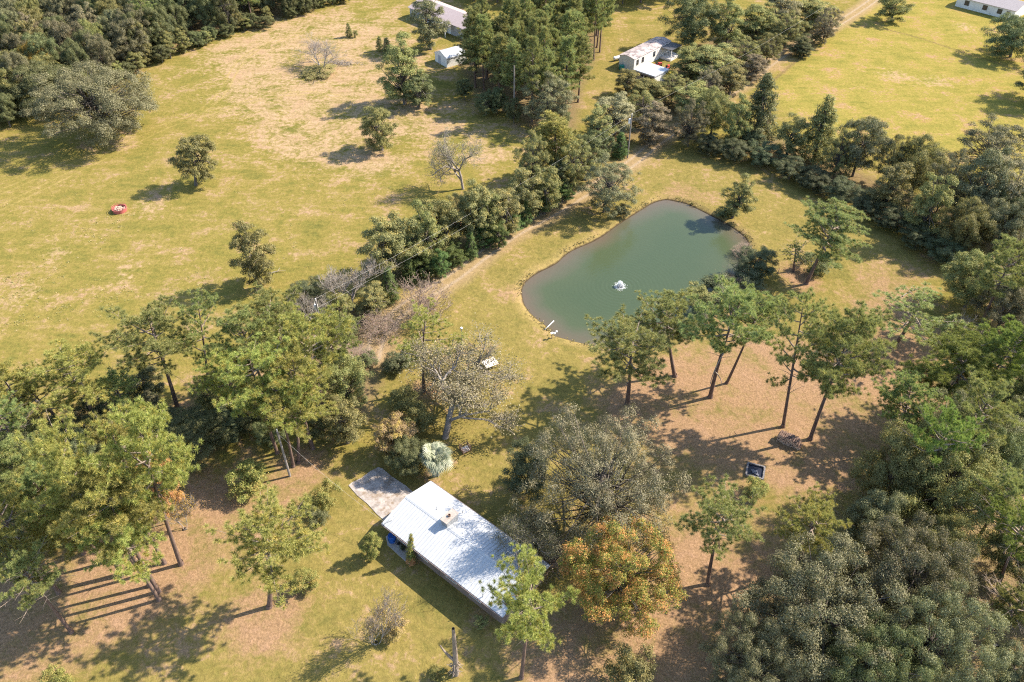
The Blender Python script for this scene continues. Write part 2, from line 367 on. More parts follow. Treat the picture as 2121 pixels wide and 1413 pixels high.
    rut = math_(n, l, 'ABSOLUTE', math_(n, l, 'SUBTRACT', math_(n, l, 'ADD', A['road_d'], math_(n, l, 'MULTIPLY_ADD', nf, 0.5, -0.25)), 0.95))
    rutc = ramp(n, l, ng, [(0.3, (.30, .24, .175)), (0.7, (.44, .36, .275))])
    c = mixc(n, l, math_(n, l, 'MULTIPLY', math_(n, l, 'SUBTRACT', 1.0, math_(n, l, 'DIVIDE', rut, 0.5, clamp=True)), 0.8), c, rutc)
    # wheel marks over the pasture
    tr = math_(n, l, 'ABSOLUTE', math_(n, l, 'SUBTRACT', math_(n, l, 'ADD', A['track_d'], math_(n, l, 'MULTIPLY_ADD', nf, 0.35, -0.17)), 0.85))
    tr = math_(n, l, 'SUBTRACT', 1.0, math_(n, l, 'DIVIDE', tr, 0.38, clamp=True))
    c = mixc(n, l, math_(n, l, 'MULTIPLY', tr, ramp(n, l, nm, [(0.40, 0.15), (0.60, 0.75)])), c, (.34, .27, .10))
    # ploughed furrow in the far field
    fr = math_(n, l, 'ADD', A['furrow_d'], math_(n, l, 'MULTIPLY_ADD', nf, 0.9, -0.45))
    c = mixc(n, l, math_(n, l, 'MULTIPLY', math_(n, l, 'SUBTRACT', 1.0, math_(n, l, 'DIVIDE', fr, 0.7, clamp=True)), 0.75), c, (.15, .105, .06))
    # bank of the pond: dry grass above, bare mud at the waterline
    pd = math_(n, l, 'ADD', A['pond_d'], math_(n, l, 'MULTIPLY_ADD', nf, 0.5, -0.25))
    lip = math_(n, l, 'DIVIDE', math_(n, l, 'ADD', math_(n, l, 'ADD', A['pond_d'], math_(n, l, 'MULTIPLY_ADD', nm, 2.4, -1.2)), 1.6), 1.6, clamp=True)
    c = mixc(n, l, math_(n, l, 'MULTIPLY', lip, 0.5), c, (.33, .245, .11))
    mud = math_(n, l, 'DIVIDE', math_(n, l, 'SUBTRACT', pd, 0.28), 0.25, clamp=True)
    c = mixc(n, l, mud, c, (.060, .046, .030))
    # fine grain everywhere
    gm = noise(n, l, pos, 2.1, 4, 0.75, 0.3)
    c = mixc(n, l, 0.7, c, ramp(n, l, gm, [(0.30, 0.34), (0.70, 0.66)]), 'OVERLAY')
    c = mixc(n, l, 0.5, c, ramp(n, l, ng, [(0.28, 0.40), (0.72, 0.62)]), 'OVERLAY')
    c = mixc(n, l, 0.04, c, (.30, .25, .16))
    c = mixc(n, l, 1.0, c, (.86, .815, .755), 'MULTIPLY')
    l.new(c, p.inputs['Color'])
    b = n.new('ShaderNodeBump'); b.inputs['Strength'].default_value = 0.55; b.inputs['Distance'].default_value = 0.25
    l.new(math_(n, l, 'ADD', nf, math_(n, l, 'MULTIPLY', ng, 0.5)), b.inputs['Height']); l.new(b.outputs[0], p.inputs['Normal'])
    l.new(p.outputs[0], out.inputs[0]); return m
# ------------------------------------------------------------------ where the trees stand (photo pixels): kind, crown centre x, y, crown width, options
T = []
def t_(kind, cx, cy, w, label, **k): T.append((kind, cx, cy, w, label, k))
PG = 'tall pines around the house and pond'
# pines by the lower left corner
t_('pine', 322, 940, 175, 'yellow-tinged flat-topped pine just above the rusty autumn tree', base=(375, 1169), col='pine_yellow', group=PG, variant=2)
t_('pine', 215, 1040, 185, 'big yellow-green pine with the right of two bare trunks crossing the lower left lawn', base=(328, 1226), col='pine_yellow', group=PG, variant=0)
t_('pine', 130, 975, 170, 'yellow-green pine with the left of two bare trunks crossing the lower left lawn', base=(312, 1214), col='pine_yellow', group=PG, variant=1)
t_('pine', 110, 1075, 160, 'yellow-green pine with a hidden trunk left of the two leaning trunks', base=(219, 1164), col='pine_yellow', group=PG, variant=3)
t_('pine', 60, 1185, 120, 'lowest yellow-green pine crown along the left edge, above long trunk shadows', h=13, col='pine_green', group=PG, variant=5)
t_('pine', 20, 1080, 150, 'pine crown cut by the left edge of the picture, among yellow-green pines', h=16, col='pine_yellow', group=PG, variant=4)
t_('pine', 255, 1105, 150, 'low yellow-green pine crown over the tops of the two leaning trunks', h=15, col='pine_yellow', group=PG, variant=4)
t_('pine', 45, 960, 140, 'pine crown by the left edge with a dark oak behind it', h=16, col='pine_green', group=PG, variant=2)
t_('pine', 150, 765, 160, 'pale green pine at the pasture edge with a straight dark trunk', base=(208, 892), col='pine_yellow', group=PG, variant=0)
t_('openpine', 75, 815, 165, 'pale green pine farthest left on the pasture edge, grey dead limbs below', base=(145, 888), col='pine_yellow', group=PG, variant=0)
t_('pine', 312, 690, 155, 'pine with a leaning purple-brown trunk standing on the bright pasture edge', base=(368, 846), col='pine_green', group=PG, variant=4)
t_('openpine', 412, 672, 115, 'slim open pine right beside the leaning-trunk pine on the pasture edge', base=(434, 812), col='pine_green', group=PG, variant=1)
t_('pine', 240, 800, 80, 'small low pine bough tree between dark shrubs at the pasture edge', h=8, col='pine_green', group=PG)
t_('pine', 5, 860, 100, 'pine cut by the left edge below the pasture', h=13, col='pine_green', group=PG)
t_('pine', 605, 850, 145, 'near yellow-green pine with a thick bare trunk left of the driveway slab', base=(618, 958), col='pine_yellow', group=PG, variant=3)
t_('pine', 525, 770, 150, 'broad yellow-green pine left of the thick-trunked pine above the slab', h=17, col='pine_yellow', group=PG, variant=1)
t_('pine', 635, 705, 165, 'broad light green pine just below the left utility pole', h=17, col='pine_yellow', group=PG, variant=5)
t_('pine', 520, 690, 130, 'pine at the upper left of the middle pine clump, pasture behind it', h=16, col='pine_green', group=PG, variant=2)
t_('pine', 610, 775, 150, 'pine in the heart of the middle pine clump', h=16, col='pine_yellow', group=PG, variant=0)
t_('openpine', 878, 695, 135, 'light yellow-green pine standing alone left of the lamp post', base=(879, 812), col='pine_yellow', group=PG, variant=0)
t_('pine', 560, 1118, 202, 'wide loose pine on the front lawn with a short trunk in red needles', base=(558, 1257), col='pine_yellow', group=PG, variant=0)
t_('pine', 450, 1270, 10, 'x', h=1) if False else None
t_('pine', 1105, 1245, 180, 'pine overhanging the near corner of the white roof', base=(1080, 1404), col='pine_yellow', group=PG, variant=1)
t_('pine', 1508, 1075, 165, 'lone pine with bent trunk right of the orange tree', base=(1466, 1211), col='pine_green', group=PG, variant=3)
t_('pine', 1692, 1085, 145, 'bright pine with forked dark trunk beside the big grey-green oaks', base=(1645, 1190), col='pine_yellow', group=PG, variant=5)
# pines on the near bank of the pond
t_('pine', 1312, 715, 165, 'pine on the near pond bank farthest left, boughs over the water', base=(1299, 839), col='pine_green', group=PG, variant=4)
t_('pine', 1395, 665, 150, 'pine behind the leftmost bank pine, its trunk closest to the water', base=(1398, 779), col='pine_green', group=PG, variant=2)
t_('pine', 1522, 655, 165, 'big pine on the near pond bank with a pale broken limb down its trunk', base=(1471, 823), col='pine_green', group=PG, variant=0)
t_('pine', 1565, 655, 120, 'slimmer pine whose trunk stands right behind the broken-limb pine', base=(1505, 794), col='pine_green', group=PG, variant=1)
t_('openpine', 1655, 700, 145, 'open pine with a long straight trunk left of the log pile', base=(1622, 884), col='pine_green', group=PG, variant=1)
t_('densepine', 1752, 725, 180, 'broad dark green pine with its foot right by the log pile', base=(1678, 910), col='pine_green', group=PG, variant=0)
t_('densepine', 1722, 478, 165, 'tall tapering pine alone on the lawn right of the pond', base=(1670, 588), col='pine_far', group=PG, variant=1)
t_('openpine', 1885, 640, 170, 'low spreading open-crowned pine on pinkish bare ground at the right', base=(1852, 716), col='pine_green', group=PG, variant=1)
t_('densepine', 1985, 745, 200, 'big bright green pine with dark fork at the right', base=(1965, 858), col='pine_bright', group=PG, variant=0)
t_('densepine', 2085, 715, 140, 'bright green pine behind the big fork-trunked one at the right edge', h=15, col='pine_bright', group=PG, variant=1)
t_('pine', 2095, 550, 110, 'green pine sticking up at the right edge beyond the lawn', h=15, col='pine_green', group=PG)
t_('pine', 2125, 1085, 120, 'leaning pine at the right edge, lower right wood', base=(2066, 1222), col='pine_bright', group=PG)
t_('pine', 2085, 1030, 120, 'yellow-green pine in the lower right wood above the leaning one', h=13, col='pine_green', group=PG)
t_('pine', 2140, 820, 120, 'pine trunk leaning out at the right edge', base=(2072, 870), col='pine_green', group=PG)
t_('densepine', 2110, 1250, 90, 'low dark pine bough tree at the lower right edge', h=7, col='pine_green', group=PG)
# pasture trees
t_('broad', 404, 328, 85, 'lone dark bush-shaped tree in the pasture above the red feeder', base=(406, 384), col='oak_olive', variant=0)
t_('broad', 522, 533, 98, 'lone olive tree in the pasture casting a long shadow', base=(541, 594), col='oak_olive', variant=1)
t_('broad', 782, 268, 82, 'small lone tree with a clear stem by the tan patch of pasture', base=(792, 311), col='oak_olive', variant=2)
t_('sparse', 960, 305, 108, 'grey thin-leaved tree with a pale stem above the hedge', base=(960, 392), col='oak_pale', variant=1)
t_('bare', 655, 100, 100, 'leafless forked tree standing in the dry top pasture', base=(668, 147), variant=1)
t_('broad', 832, 150, 100, 'dense dark tree left of the long shadows below the white shed', base=(838, 216), col='oak_olive', variant=3)
t_('broad', 868, 185, 70, 'dark twin of the dense tree, nearer the white shed', base=(866, 222), col='oak_green', variant=0)
t_('broad', 885, 46, 84, 'tall grey-green tree hiding the middle of the grey house', base=(893, 103), col='oak_grey', variant=1)
t_('cedar', 786, 90, 22, 'left of two little young pines in the top pasture', h=3.6, col='pine_far', group='young pines in the top pasture')
t_('cedar', 801, 94, 30, 'right of two little young pines in the top pasture', h=3.8, col='pine_far', group='young pines in the top pasture')
t_('cedar', 722, 62, 20, 'thin sapling beyond the leafless forked tree', h=3.5, col='oak_olive')
t_('bush', 736, 70, 12, 'tiny sapling right of the thin sapling in the top pasture', h=2, col='oak_olive')
t_('bush', 660, 146, 80, 'rough green scrub round the foot of the leafless forked tree', h=1.2, col='weed')
# brush along the lane, near end
t_('barewhite', 717, 575, 118, 'leafless tree with two whitish trunks beside the lane', base=(730, 642), variant=0)
t_('barewhite', 652, 622, 75, 'small leafless white-barked tree behind the left utility pole', h=6.5, variant=0)
t_('twiggy', 893, 610, 115, 'big pinkish leafless bush leaning over the lane', base=(880, 655), variant=0)
t_('twiggy', 790, 665, 80, 'brown leafless thicket below the white-trunked tree', h=3, variant=1)
t_('twiggy', 735, 735, 70, 'brown scrubby bush on sandy ground beside the middle pines', h=2, variant=1)
t_('oak', 640, 612, 80, 'dark round oak on the pasture side of the white-barked tree', h=5.5, col='oak_dark')
t_('broad', 700, 640, 65, 'olive bush-tree under the whitish trunks', h=5, col='oak_olive')
t_('broad', 770, 622, 75, 'yellowish bush right of the whitish trunks', h=5, col='hedge')
t_('cedar', 806, 590, 52, 'vivid dark green cedar at the near end of the hedge', h=6, col='cedar')
t_('bush', 715, 682, 60, 'dark low bush at the foot of the pole', h=2.8, col='oak_green')
t_('bush', 600, 640, 70, 'yellow-brown scrub at the pasture edge left of the pole', h=2.5, col='tan_leaf')
t_('oak', 712, 792, 120, 'light olive leafy tree at the right of the middle pines', h=9, col='oak_olive')
t_('broad', 712, 872, 95, 'light olive leafy tree above the driveway slab', h=8, col='oak_olive')
t_('bush', 760, 745, 50, 'low dark bush on the sandy turn of the lane', h=1.8, col='oak_green')
t_('bush', 820, 752, 60, 'dark scrubby bush left of the lone light pine', h=3, col='oak_dark')
t_('bush', 845, 735, 50, 'dark scrubby bush at the foot of the lone light pine', h=3, col='oak_green')
t_('sparse', 945, 815, 290, 'big grey thin-leaved tree left of the white table', base=(922, 908), col='oak_pale', variant=0)
t_('oak', 848, 945, 95, 'dark rounded shrub-tree between slab and fan palm', h=5, col='oak_green')
t_('broad', 815, 905, 90, 'tan-tinged leafy tree above the slab', h=6, col='tan_leaf')
t_('bush', 865, 870, 80, 'olive bush under the big grey tree', h=4, col='oak_olive')
t_('bush', 835, 830, 70, 'shaded green bush left of the big grey tree', h=3, col='oak_olive')
# dark shrubs among the left pines
t_('oak', 298, 802, 90, 'dark green bush left of the leaning-trunk pine', h=5.5, col='oak_dark')
t_('oak', 402, 900, 150, 'wide dark green shrub between the left pines and the lawn', h=6, col='oak_green')
t_('oak', 440, 815, 95, 'dark yellow-flecked bush right of the slim open pine', h=5.5, col='oak_olive')
t_('oak', 205, 855, 100, 'dark shrub behind the straight-trunked pine at the left', h=5, col='oak_dark')
t_('broad', 312, 840, 50, 'small grey-green sapling tree on the pasture edge', h=5, col='oak_grey')
t_('oak', 30, 945, 110, 'dark oak showing between pines by the left edge', h=9, col='oak_dark')
t_('oak', 20, 1040, 90, 'dark foliage tree low between pines at the left edge', h=8, col='oak_green')
t_('oak', 10, 885, 90, 'dark low tree at the left edge under pale pines', h=7, col='oak_dark')
t_('oak', 520, 860, 90, 'dark undergrowth bush beneath the middle pines', h=4, col='oak_green')
t_('bush', 345, 970, 50, 'dark bush behind the rusty autumn tree', h=3, col='oak_dark')
t_('gappy', 328, 1012, 88, 'small autumn tree with rusty orange and yellow leaves', base=(345, 1085), col='rust', h=8)
t_('leggy', 360, 1045, 55, 'yellow-leaved low tree touching the rusty autumn tree', h=6, col='yellow')
# garden shrubs
t_('bush', 510, 992, 92, 'largest of the round clipped shrubs, below the wide dark shrub', h=4.2, col='shrub', variant=0)
t_('bush', 670, 1028, 66, 'round clipped shrub just left of the driveway slab', h=3.2, col='shrub', variant=1)
t_('bush', 655, 1075, 56, 'darker round shrub half behind the wide loose pine', h=2.6, col='oak_green', variant=2)
t_('bush', 632, 1203, 64, 'round shrub alone on the front lawn', h=2.6, col='shrub', variant=0)
t_('broad', 770, 1133, 46, 'little leaning tree beside the near corner of the house shadow', base=(763, 1157), col='shrub')
t_('cedar', 851, 1135, 30, 'small green tree against the front eave of the house', base=(851, 1163), col='shrub')
t_('bush', 852, 1163, 20, 'small orange bush below the tree at the eave', h=1.3, col='rust')
t_('leggy', 790, 1265, 84, 'thin half-bare grey tree with yellow shoots on the front lawn', base=(778, 1333), col='tan_leaf')
t_('bush', 815, 1300, 60, 'yellow-leaved scrub at the foot of the half-bare tree', h=2.2, col='tan_leaf')
t_('bush', 115, 1410, 62, 'green bush cut by the bottom edge at the left', h=3.2, col='shrub')
t_('bush', 1312, 1392, 118, 'olive bush cut by the bottom edge near the big oaks', h=5, col='oak_olive')
t_('bush', 1567, 1012, 56, 'little round bush in front of the dark square fire pit', h=2.2, col='shrub')
t_('bush', 905, 1392, 40, 'sparse weedy plant left of the dead trunk', h=1.2, col='shrub')
t_('bush', 995, 1287, 34, 'small plant at the far end of the front wall', h=1.4, col='oak_olive')
t_('gappy', 1285, 1185, 245, 'big orange and gold autumn tree at the right end of the house', base=(1282, 1262), col='orange')
t_('hazyoak', 1240, 1003, 335, 'great grey-brown oak behind the house', base=(1252, 1096), col='oak_brown')
t_('oak', 1092, 975, 112, 'glossy dark green magnolia-like tree left of the great grey oak', h=8, col='oak_dark')
t_('sparse', 1108, 1078, 150, 'grey twiggy tree between the white roof and the great grey oak', h=9.5, col='oak_grey', variant=0)
t_('fluffy', 1118, 1100, 90, 'low grey thicket against the back of the white roof', h=4, col='oak_grey')
t_('twiggy', 1150, 1140, 90, 'grey leafless brush at the back corner of the white roof', h=3.5, variant=0)
# around the pond
t_('fluffy', 1262, 385, 125, 'spreading grey oak between the lane and the far pond bank', base=(1250, 440), col='oak_grey', variant=1)
t_('bush', 1290, 437, 40, 'dark bush right on the left pond bank', h=1.8, col='oak_dark')
t_('broad', 1532, 412, 72, 'small grey-olive tree on the far right bank of the pond', base=(1516, 452), col='oak_olive')
t_('bush', 1500, 440, 40, 'dark low bush at the water under the small bank tree', h=1.6, col='oak_green')
t_('oak', 1568, 545, 90, 'dark shrub-tree on the right bank of the pond', h=5, col='oak_dark')
t_('bush', 1550, 575, 90, 'dark bush hanging over the water at the right bank', h=3.2, col='oak_dark')
t_('twiggy', 1518, 578, 60, 'grey leafless bush over the dark water', h=3, variant=0)
t_('bush', 1488, 594, 84, 'dark bush at the waterline beside the pond pines', h=2.6, col='oak_dark')
t_('bush', 1446, 612, 70, 'olive bush at the waterline behind the pond pines', h=3.4, col='oak_olive')
t_('twiggy', 1542, 515, 40, 'white bleached brush lying in the pond edge', h=1.2, variant=1)
t_('bush', 1692, 548, 66, 'dark bush beneath the tall lawn pine', h=3, col='oak_green')
t_('openpine', 1640, 520, 50, 'crooked little pine left of the tall lawn pine', base=(1643, 563), col='pine_green', variant=0)
# hedge along the lane
ORD = 'first second third fourth fifth sixth seventh eighth ninth tenth eleventh twelfth thirteenth fourteenth fifteenth sixteenth seventeenth eighteenth nineteenth twentieth twenty-first twenty-second twenty-third twenty-fourth'.split()
HG = 'leafy trees of the hedge along the lane'
for i, (x, y, wd, h, c) in enumerate([(790, 522, 82, 8.5, 'hedge'), (838, 500, 74, 9, 'hedge'), (880, 500, 66, 8.5, 'oak_olive'), (905, 462, 74, 9.5, 'oak_olive'), (948, 450, 76, 9.5, 'hedge'), (985, 455, 58, 8.5, 'hedge'),
        (1012, 452, 56, 8, 'oak_olive'), (1045, 438, 60, 8, 'hedge'), (1085, 400, 60, 8, 'hedge'), (1105, 352, 74, 9, 'hedge'), (1128, 392, 52, 7.5, 'oak_olive'), (1160, 365, 58, 8, 'oak_green'), (1190, 350, 58, 8, 'hedge'), (1215, 320, 60, 8, 'oak_green')]):
    t_('fluffy' if i in (4, 9, 12) else 'broad', x, y + (0, 6, -8, 4, 0, -10, 8)[i % 7], wd + (22, 30, 14, 26, 10, 34, 18)[i % 7], ORD[i] + ' upright leafy tree of the lane hedge, counted from its near left end', h=h + (2, 1, 3, 1.5, 0, 3, 1)[i % 7], col=c, group=HG)
for x, y, wd, h, c, lb in [(235, 912, 150, 15, 'pine_yellow', 'flat yellow-green pine crown between the left pines and the pasture-edge pines'), (165, 1040, 150, 16, 'pine_yellow', 'yellow-green pine crown in the thick of the lower left pines'), (262, 1010, 150, 16, 'pine_yellow', 'yellow-green pine crown left of the rusty autumn tree'),
        (90, 1010, 130, 15, 'pine_green', 'green pine crown in the left part of the lower left pines'), (10, 1000, 120, 14, 'pine_green', 'pine crown at the left edge above the long trunk shadows'), (572, 655, 125, 15, 'pine_green', 'pine at the top of the middle pine clump beside scrub'), (682, 690, 110, 14, 'pine_green', 'pine at the right of the middle clump, nearest the pole'),
        (470, 765, 110, 13, 'pine_yellow', 'pine at the left of the middle pine clump'), (570, 830, 130, 14, 'pine_yellow', 'pine low in the middle clump left of the thick trunk'), (30, 790, 110, 13, 'pine_yellow', 'pale pine at the left edge on the pasture side')]:
    t_('pine', x, y, wd, lb, h=h, col=c, group=PG)
t_('densepine', 1885, 835, 130, 'green pine at the right whose long trunk shadow runs to the dark pit', base=(1852, 932), col='pine_green', group=PG)
t_('pine', 2030, 850, 130, 'green pine behind the pale olive oak at the right', h=16, col='pine_green', group=PG)
t_('pine', 1960, 905, 120, 'green pine over the grey oak at the right', h=17, col='pine_bright', group=PG)
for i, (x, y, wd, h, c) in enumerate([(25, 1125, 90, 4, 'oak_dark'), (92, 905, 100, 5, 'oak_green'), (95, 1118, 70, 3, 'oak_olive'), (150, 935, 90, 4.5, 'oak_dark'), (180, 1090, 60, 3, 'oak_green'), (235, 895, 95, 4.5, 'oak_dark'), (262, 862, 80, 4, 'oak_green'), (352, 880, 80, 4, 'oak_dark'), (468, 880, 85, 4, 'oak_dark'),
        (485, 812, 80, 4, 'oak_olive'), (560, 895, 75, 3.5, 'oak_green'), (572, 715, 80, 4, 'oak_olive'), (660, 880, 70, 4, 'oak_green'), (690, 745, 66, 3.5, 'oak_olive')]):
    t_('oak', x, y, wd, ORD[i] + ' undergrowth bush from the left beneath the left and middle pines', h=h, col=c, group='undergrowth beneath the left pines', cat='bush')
for x, y, wd, b_, lb in [(984, 66, 84, (985, 150), 'tall pine hiding the right end of the grey house'), (1008, 78, 88, (1008, 163), 'tall pine at the front left of the grove')]:
    t_('grovepine', x, y, wd, lb, base=b_, col='pine_far', group='pines by the grey house')
CG = 'low dark cedars at the foot of the hedge'
for i, (x, y, wd) in enumerate([(846, 558, 42), (876, 552, 40), (912, 548, 34), (940, 528, 40), (975, 508, 38), (1002, 492, 34), (1032, 488, 32), (1060, 462, 34), (1090, 440, 32), (1118, 424, 32), (1140, 404, 36), (1165, 398, 36), (1285, 300, 44)]):
    t_('cedar' if i % 4 == 0 else 'broad', x, y, wd + (0, 16, 10, 20)[i % 4], ORD[i] + ' low dark evergreen along the lane side of the hedge, from the near end', h=(5, 4.2, 5.2, 3.8)[i % 4], col='cedar', group=CG)
# trees round the mobile home and the lane beyond
t_('fluffy', 1140, 212, 125, 'round grey oak below the pine grove', h=11, col='oak_grey', variant=0)
t_('grovepine', 1150, 285, 120, 'yellow-green pine between the round grey oak and the hedge', h=13, col='pine_yellow')
t_('broad', 1110, 330, 72, 'grey-green tree at the top end of the hedge', h=8, col='oak_olive')
t_('oak', 1432, 40, 120, 'large dark tree behind the mobile home porch', base=(1434, 97), col='oak_green')
t_('broad', 1505, 48, 80, 'tall open tree with a dark stem right of the porch', base=(1503, 99), col='oak_olive')
t_('broad', 1388, 158, 26, 'small golden shrub by the white carport', h=2.6, col='yellow')
LG = 'olive scrub trees between the mobile home and the lane'
for i, (x, y, wd, h, c) in enumerate(sorted([(1545, 112, 84, 8, 'oak_olive'), (1480, 132, 92, 8, 'hedge'), (1432, 128, 66, 7, 'oak_olive'), (1592, 98, 70, 7.5, 'oak_olive'), (1632, 62, 80, 9, 'hedge'), (1572, 45, 82, 9, 'oak_olive'), (1684, 28, 92, 9, 'hedge'),
        (1712, 52, 60, 8, 'oak_green'), (1515, 165, 70, 7, 'hedge'), (1440, 205, 92, 8, 'oak_olive'), (1395, 182, 72, 7, 'hedge'), (1345, 190, 66, 7, 'oak_olive'), (1300, 172, 50, 6.5, 'hedge'), (1330, 222, 78, 7.5, 'hedge'), (1275, 238, 70, 7.5, 'oak_olive'),
        (1240, 262, 66, 8, 'hedge'), (1352, 258, 74, 7, 'oak_olive'), (1620, 20, 70, 9, 'oak_olive'), (1470, 175, 60, 6.5, 'oak_olive'), (1660, 95, 40, 5, 'oak_green'), (1565, 140, 46, 5, 'hedge'), (1610, 70, 50, 7, 'oak_olive'), (1245, 300, 60, 7, 'oak_green')])):
    t_('fluffy' if i % 3 == 1 else 'broad', x, y, wd * (1.15, 1.0, 1.3)[i % 3], ORD[i] + ' olive scrub tree from the left, between mobile home and lane', h=h * (1, .85, 1.15, .9)[i % 4], col='oak_pale' if i % 4 == 2 else c, group=LG)
t_('broad', 1665, 105, 34, 'small dark bush on the bright-field side of the lane', h=3.5, col='oak_dark')
t_('bush', 1690, 80, 30, 'lower dark bush on the bright-field side of the lane', h=2.5, col='oak_dark')
# right hand tree belt
t_('conifer', 1578, 222, 112, 'tall green conifer at the left end of the belt beside the bright field', h=14, col='oak_green', variant=0)
t_('conifer', 1702, 265, 108, 'pointed yellow-flecked conifer in the belt beside the bright field', h=13, col='oak_olive', variant=1)
t_('broad', 1640, 285, 72, 'yellowish tree between the two tall conifers', h=9, col='hedge')
BG = 'mixed trees of the belt beside the bright field'
for i, (x, y, wd, h, k, c) in enumerate(sorted([(1480, 240, 92, 9, 'oak', 'oak_olive'), (1432, 262, 76, 8, 'oak', 'oak_grey'), (1525, 262, 70, 8, 'broad', 'oak_olive'), (1785, 310, 112, 11, 'oak', 'oak_grey'), (1855, 338, 80, 9, 'broad', 'hedge'), (1908, 352, 112, 10, 'oak', 'oak_olive'),
        (1962, 390, 92, 10, 'oak', 'oak_grey'), (1848, 395, 100, 8, 'oak', 'hedge'), (1925, 440, 110, 9, 'oak', 'oak_olive'), (2005, 480, 110, 9, 'oak', 'oak_olive'), (1740, 330, 70, 8, 'broad', 'oak_olive'), (2035, 400, 120, 11, 'oak', 'oak_grey')])):
    t_(('fluffy', k, 'broad')[i % 3], x, y - 6, wd * (1.05, 1.0, .85)[i % 3], ORD[i] + ' bushy tree from the left in the belt below the bright field', h=h * (1.2, 1.1, 1.35)[i % 3], col=c, group=BG)
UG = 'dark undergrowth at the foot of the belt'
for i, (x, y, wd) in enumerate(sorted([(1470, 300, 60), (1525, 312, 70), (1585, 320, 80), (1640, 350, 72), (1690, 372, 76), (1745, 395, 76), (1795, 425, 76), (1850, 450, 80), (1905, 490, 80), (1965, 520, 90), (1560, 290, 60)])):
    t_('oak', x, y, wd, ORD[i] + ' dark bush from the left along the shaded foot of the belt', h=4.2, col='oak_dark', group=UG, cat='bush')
t_('fluffy', 2062, 315, 165, 'dark grey oak by the right edge at the end of the bright field', h=12, col='oak_grey', variant=1)
t_('fluffy', 2085, 410, 170, 'pale grey oak by the right edge below the dark grey one', h=12, col='oak_pale', variant=0)
t_('oak', 2022, 585, 135, 'olive round oak on the right bordering the shaded lawn', h=9, col='oak_olive')
t_('oak', 2085, 640, 120, 'grey-green oak at the right edge behind the olive one', h=9, col='oak_grey')
t_('bare', 2010, 690, 80, 'bare grey snaggy tree between olive oak and bright pines', h=7, variant=0)
t_('broad', 1842, 12, 74, 'multi-stemmed dark tree by the pale end of the lane', base=(1848, 44), col='oak_olive')
t_('oak', 2092, 75, 120, 'dark tree at the right edge in the bright field', base=(2092, 118), col='oak_green')
t_('oak', 2180, 160, 130, 'tree just past the right edge shading the bright field', h=11, col='oak_green')
# lower right wood
WG = 'great oaks of the lower right wood'
for x, y, wd, h, c, lb in [(1700, 1285, 330, 12, 'oak_grey', 'largest grey-green oak of the lower right wood, nearest the red lawn'), (1885, 1205, 250, 12, 'oak_grey', 'grey oak right of the bright forked pine'), (1930, 1340, 240, 12, 'oak_grey', 'grey-green oak by the bottom right corner'),
        (1560, 1370, 190, 9, 'oak_grey', 'oak at the bottom edge left of the largest one'), (1800, 1400, 220, 11, 'oak_green', 'green-grey oak cut by the bottom edge'), (1960, 1010, 250, 11, 'oak_olive', 'pale olive oak above the grey oaks at the right'),
        (2000, 905, 200, 10, 'oak_grey', 'grey oak under the big bright pine'), (1805, 1090, 125, 9.5, 'oak_grey', 'small grey oak right behind the bright forked pine'), (1858, 985, 165, 12, 'oak_olive', 'dark-sided oak at the edge of the shaded red lawn'),
        (1950, 1150, 130, 9, 'oak_olive', 'olive leafy oak amid the grey ones'), (2060, 960, 130, 10, 'oak_green', 'green oak near the right edge under pines'), (2095, 1140, 110, 8, 'oak_green', 'dark green oak at the right edge below the leaning pine'),
        (2100, 1390, 110, 5, 'oak_dark', 'dark shaded bush in the bottom right corner'), (2100, 890, 110, 9, 'oak_grey', 'grey oak at the right edge by the leaning trunk')]:
    t_('bigoak' if wd > 170 else 'oak', x, y, wd, lb, h=h + (1.5 if wd > 115 else 0), col=c, group=WG, **({'cat': 'bush'} if h < 6 else {}))
t_('oak', 95, 182, 150, 'grey-green oak between the great grey oak and the top left wood', h=10, col='oak_green')
t_('bigoak', 198, 214, 245, 'great grey oak standing out from the top left wood', base=(215, 282), col='oak_grey', variant=0)
t_('oak', 72, 128, 55, 'bright yellow tree in the top left wood', h=11, col='yellow')
t_('broad', 292, 92, 42, 'narrow yellow-green tree at the edge of the top left wood', h=9, col='hedge')
t_('oak', 5, 225, 60, 'green tree at the left edge below the top left wood', h=8, col='oak_green')
for k in range(len(T)):
    kd, cx, cy, wd, lb, o = T[k]
    if 'pine' in kd and kd != 'grovepine' and 'base' in o: STRAW.append((at(*o['base'])[:2], 2.6, 1.1))
for x, y, r in PIX_STRAW: STRAW.append((at(x, y)[:2], r, 0.8))

# ------------------------------------------------------------------ ground, water, lane
M['ground'] = ground_material()
def axis(a, b, s, far):
    core = np.arange(a, b + s, s); g = np.geomspace(4, far, 16)
    return np.concatenate([a - g[::-1], core, core[-1] + g])
def grid_faces(nx, ny):
    i = np.arange((nx - 1) * (ny - 1)); r, c = i // (nx - 1), i % (nx - 1)
    a = r * nx + c; return np.stack([a, a + 1, a + nx + 1, a + nx], 1)
gx, gy = axis(-150, 150, .8, 4000), axis(30, 242, .8, 4000)
XX, YY = np.meshgrid(gx, gy); GP = np.stack([XX.ravel(), YY.ravel()], 1)
gz = ground_z(GP)
me = np_mesh('ground', np.column_stack([GP, gz]), grid_faces(len(gx), len(gy)), [M['ground']], smooth=True)
put_attrs(me, GP)
tag(link('ground', me), kind='structure')
